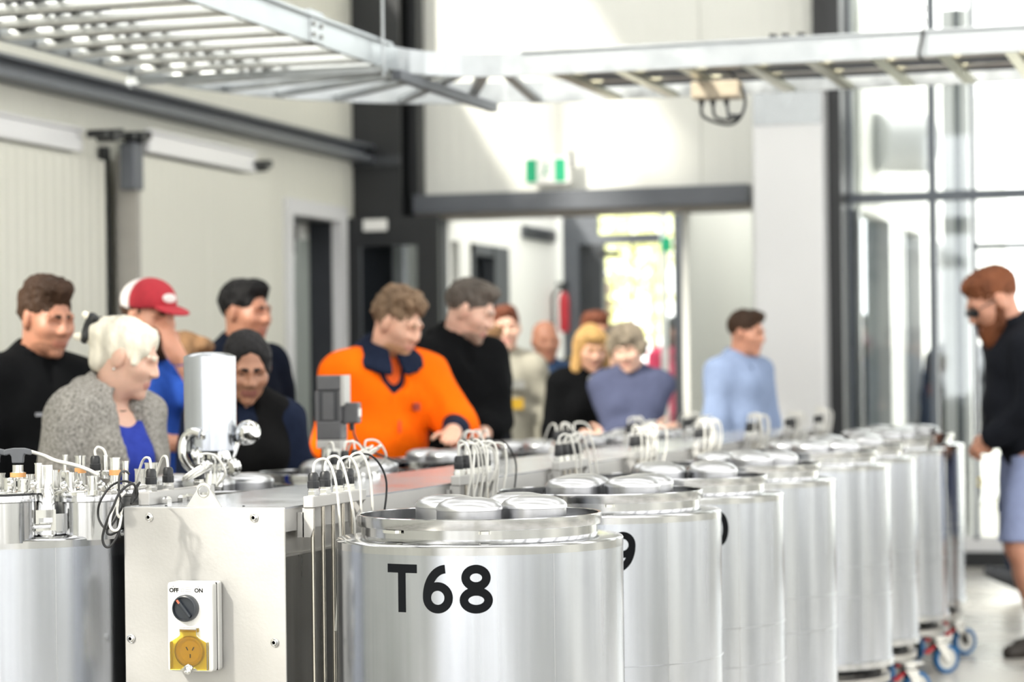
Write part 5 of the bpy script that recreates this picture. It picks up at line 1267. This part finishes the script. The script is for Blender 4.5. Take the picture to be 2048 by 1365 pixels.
person(968, 652, 12.6, 70, 'person mostly hidden behind the black hoodie', SK1, ('short', 'lightbrown'), [dict(name='dark_jacket', mat=c_charc, t=.025, collar='stand')], c_jean2, res=1.4, hs=1.08)
p = person(1008, 610, 13.6, 8, 'person in an off-white sweatshirt with a yellow print', SK5, ('short', 'auburn'), [dict(name='sweatshirt', mat=c_offwhite, t=.024, collar='crew')], c_jean2, b=.98, head=(0, 4, 0), res=1.4, hs=1.06)
chest_patch(p, 'grey_print', mat('grey_print_ink', '#8a8b88', .7), 0, 1.30, .18, .05, .150); chest_patch(p, 'yellow_print', mat('yellow_ink', '#c9a12a', .7), -.05, 1.19, .07, .06, .150)
person(1088, 640, 14.35, 15, 'bald person in a blue sweater in front of the white lobby wall', SK3, None, [dict(name='blue_sweater', mat=c_bluesw, t=.022, collar='crew')], c_jean2, head=(0, 5, 0), res=1.4, hs=1.08)
person(1176, 648, 13.3, 12, 'blonde person with a fringe in a black zip jacket', SK1, ('bob', 'blonde'), [dict(name='white_tee', mat=c_offwhite, t=.012, sleeve=.5, collar='crew', open=(1.40, .04, .02)), dict(name='black_jacket', mat=c_black, t=.026, collar='stand', gap=.9, open=(1.22, .042, .008))], c_jean2, fem=True, head=(6, 16, 0), lean=3, res=1.3, hs=1.10)
person(1188, 629, 15.2, 20, 'auburn haired person behind the blonde one', SK2, ('messy', 'auburn'), [dict(name='grey_jacket', mat=c_fleece2, t=.024, collar='crew')], c_jean2, res=1.4, hs=1.08)
person(1262, 648, 12.95, -6, 'grey curly haired person with folded arms in a slate turtleneck', SK5, ('curly', 'greycurl'), [dict(name='slate_turtleneck', mat=c_slate, t=.022, collar='turtle')], c_jean2, fem=True, b=1.08, head=(-10, 14, 6), lean=4, res=1.3, hs=1.08,
    R=dict(t=(-.13, .22, 1.12), hint=(.8, -.3, -.8), fd=(-1, .1, .15), n=(0, -1, 0), curl=.35), L=dict(t=(.14, .25, 1.09), hint=(-.8, -.3, -.8), fd=(1, .2, .1), n=(0, -1, 0), curl=.35))
person(1234, 655, 14.1, 10, 'grey haired person between the blonde and the curly haired one', SK5, ('curly', 'grey'), [dict(name='pale_jacket', mat=c_offwhite, t=.024, collar='crew')], c_jean2, fem=True, res=1.5, hs=1.06)
person(1481, 618, 13.2, 42, 'person in a light blue shirt beside the white duct', SK2, ('short', 'brown'), [dict(name='dark_tee', mat=c_navy2, t=.012, sleeve=.5, collar='crew'), dict(name='blue_shirt', mat=c_shirt, t=.024, sleeve=1.95, collar='stand', gap=.8, open=(1.30, .030, .006))], c_jean2, b=1.05, head=(14, 10, 0), res=1.3, hs=1.06)
person(1347, 632, 21.6, 30, 'figure standing in for a red and white reflection at the lobby post', SK3, ('bob', 'dark'), [dict(name='printed_dress', mat=c_red, t=.024, sleeve=.7, collar='crew', hem=.5)], c_red, fem=True, res=1.6, hs=1.04)  # figure added in place of a reflection in the lobby glass
# two people outside, behind the glazing
p = person(1915, 622, 19.2, -20, 'person in a dark cap and jacket outside the glazing', SK2, ('crop', 'dark'), [dict(name='light_shirt', mat=c_offwhite, t=.014, sleeve=.5, collar='crew', open=(1.42, .03, .02)), dict(name='dark_jacket', mat=c_charc, t=.026, collar='stand', gap=1.0, open=(.95, .05, .04))], c_fleece2, b=1.05, head=(0, 8, 0), res=1.6, hs=1.04)
on_head(p, 'cap', c_charc, [ell((0, .0, .055), (.086, .106, .082)), ell((0, .10, .038), (.065, .055, .010))], .007, (), [((0, .05, -1), -.028)])
person(1745, 655, 19.4, 60, 'person with long pale hair and dark coat behind the annex window', SK5, ('long', 'blonde'), [dict(name='dark_coat', mat=c_fleece2, t=.03, collar='crew', hem=.6)], c_jean2, fem=True, res=1.6, hs=1.04)
person(2082, 612, 14.0, -85, 'person walking behind the bearded one, only a raised dark shoe showing', SK2, ('short', 'brown'), [dict(name='dark_jacket', mat=c_charc, t=.025, collar='stand')], c_jean2, res=1.5, hs=1.04,
    legs=dict(L=(-.09, .20, .135), Lt=(-.05, 1, .45), R=(.09, -.30, .12), Rt=(.05, 1, -.5)), shoes='#1d2026')
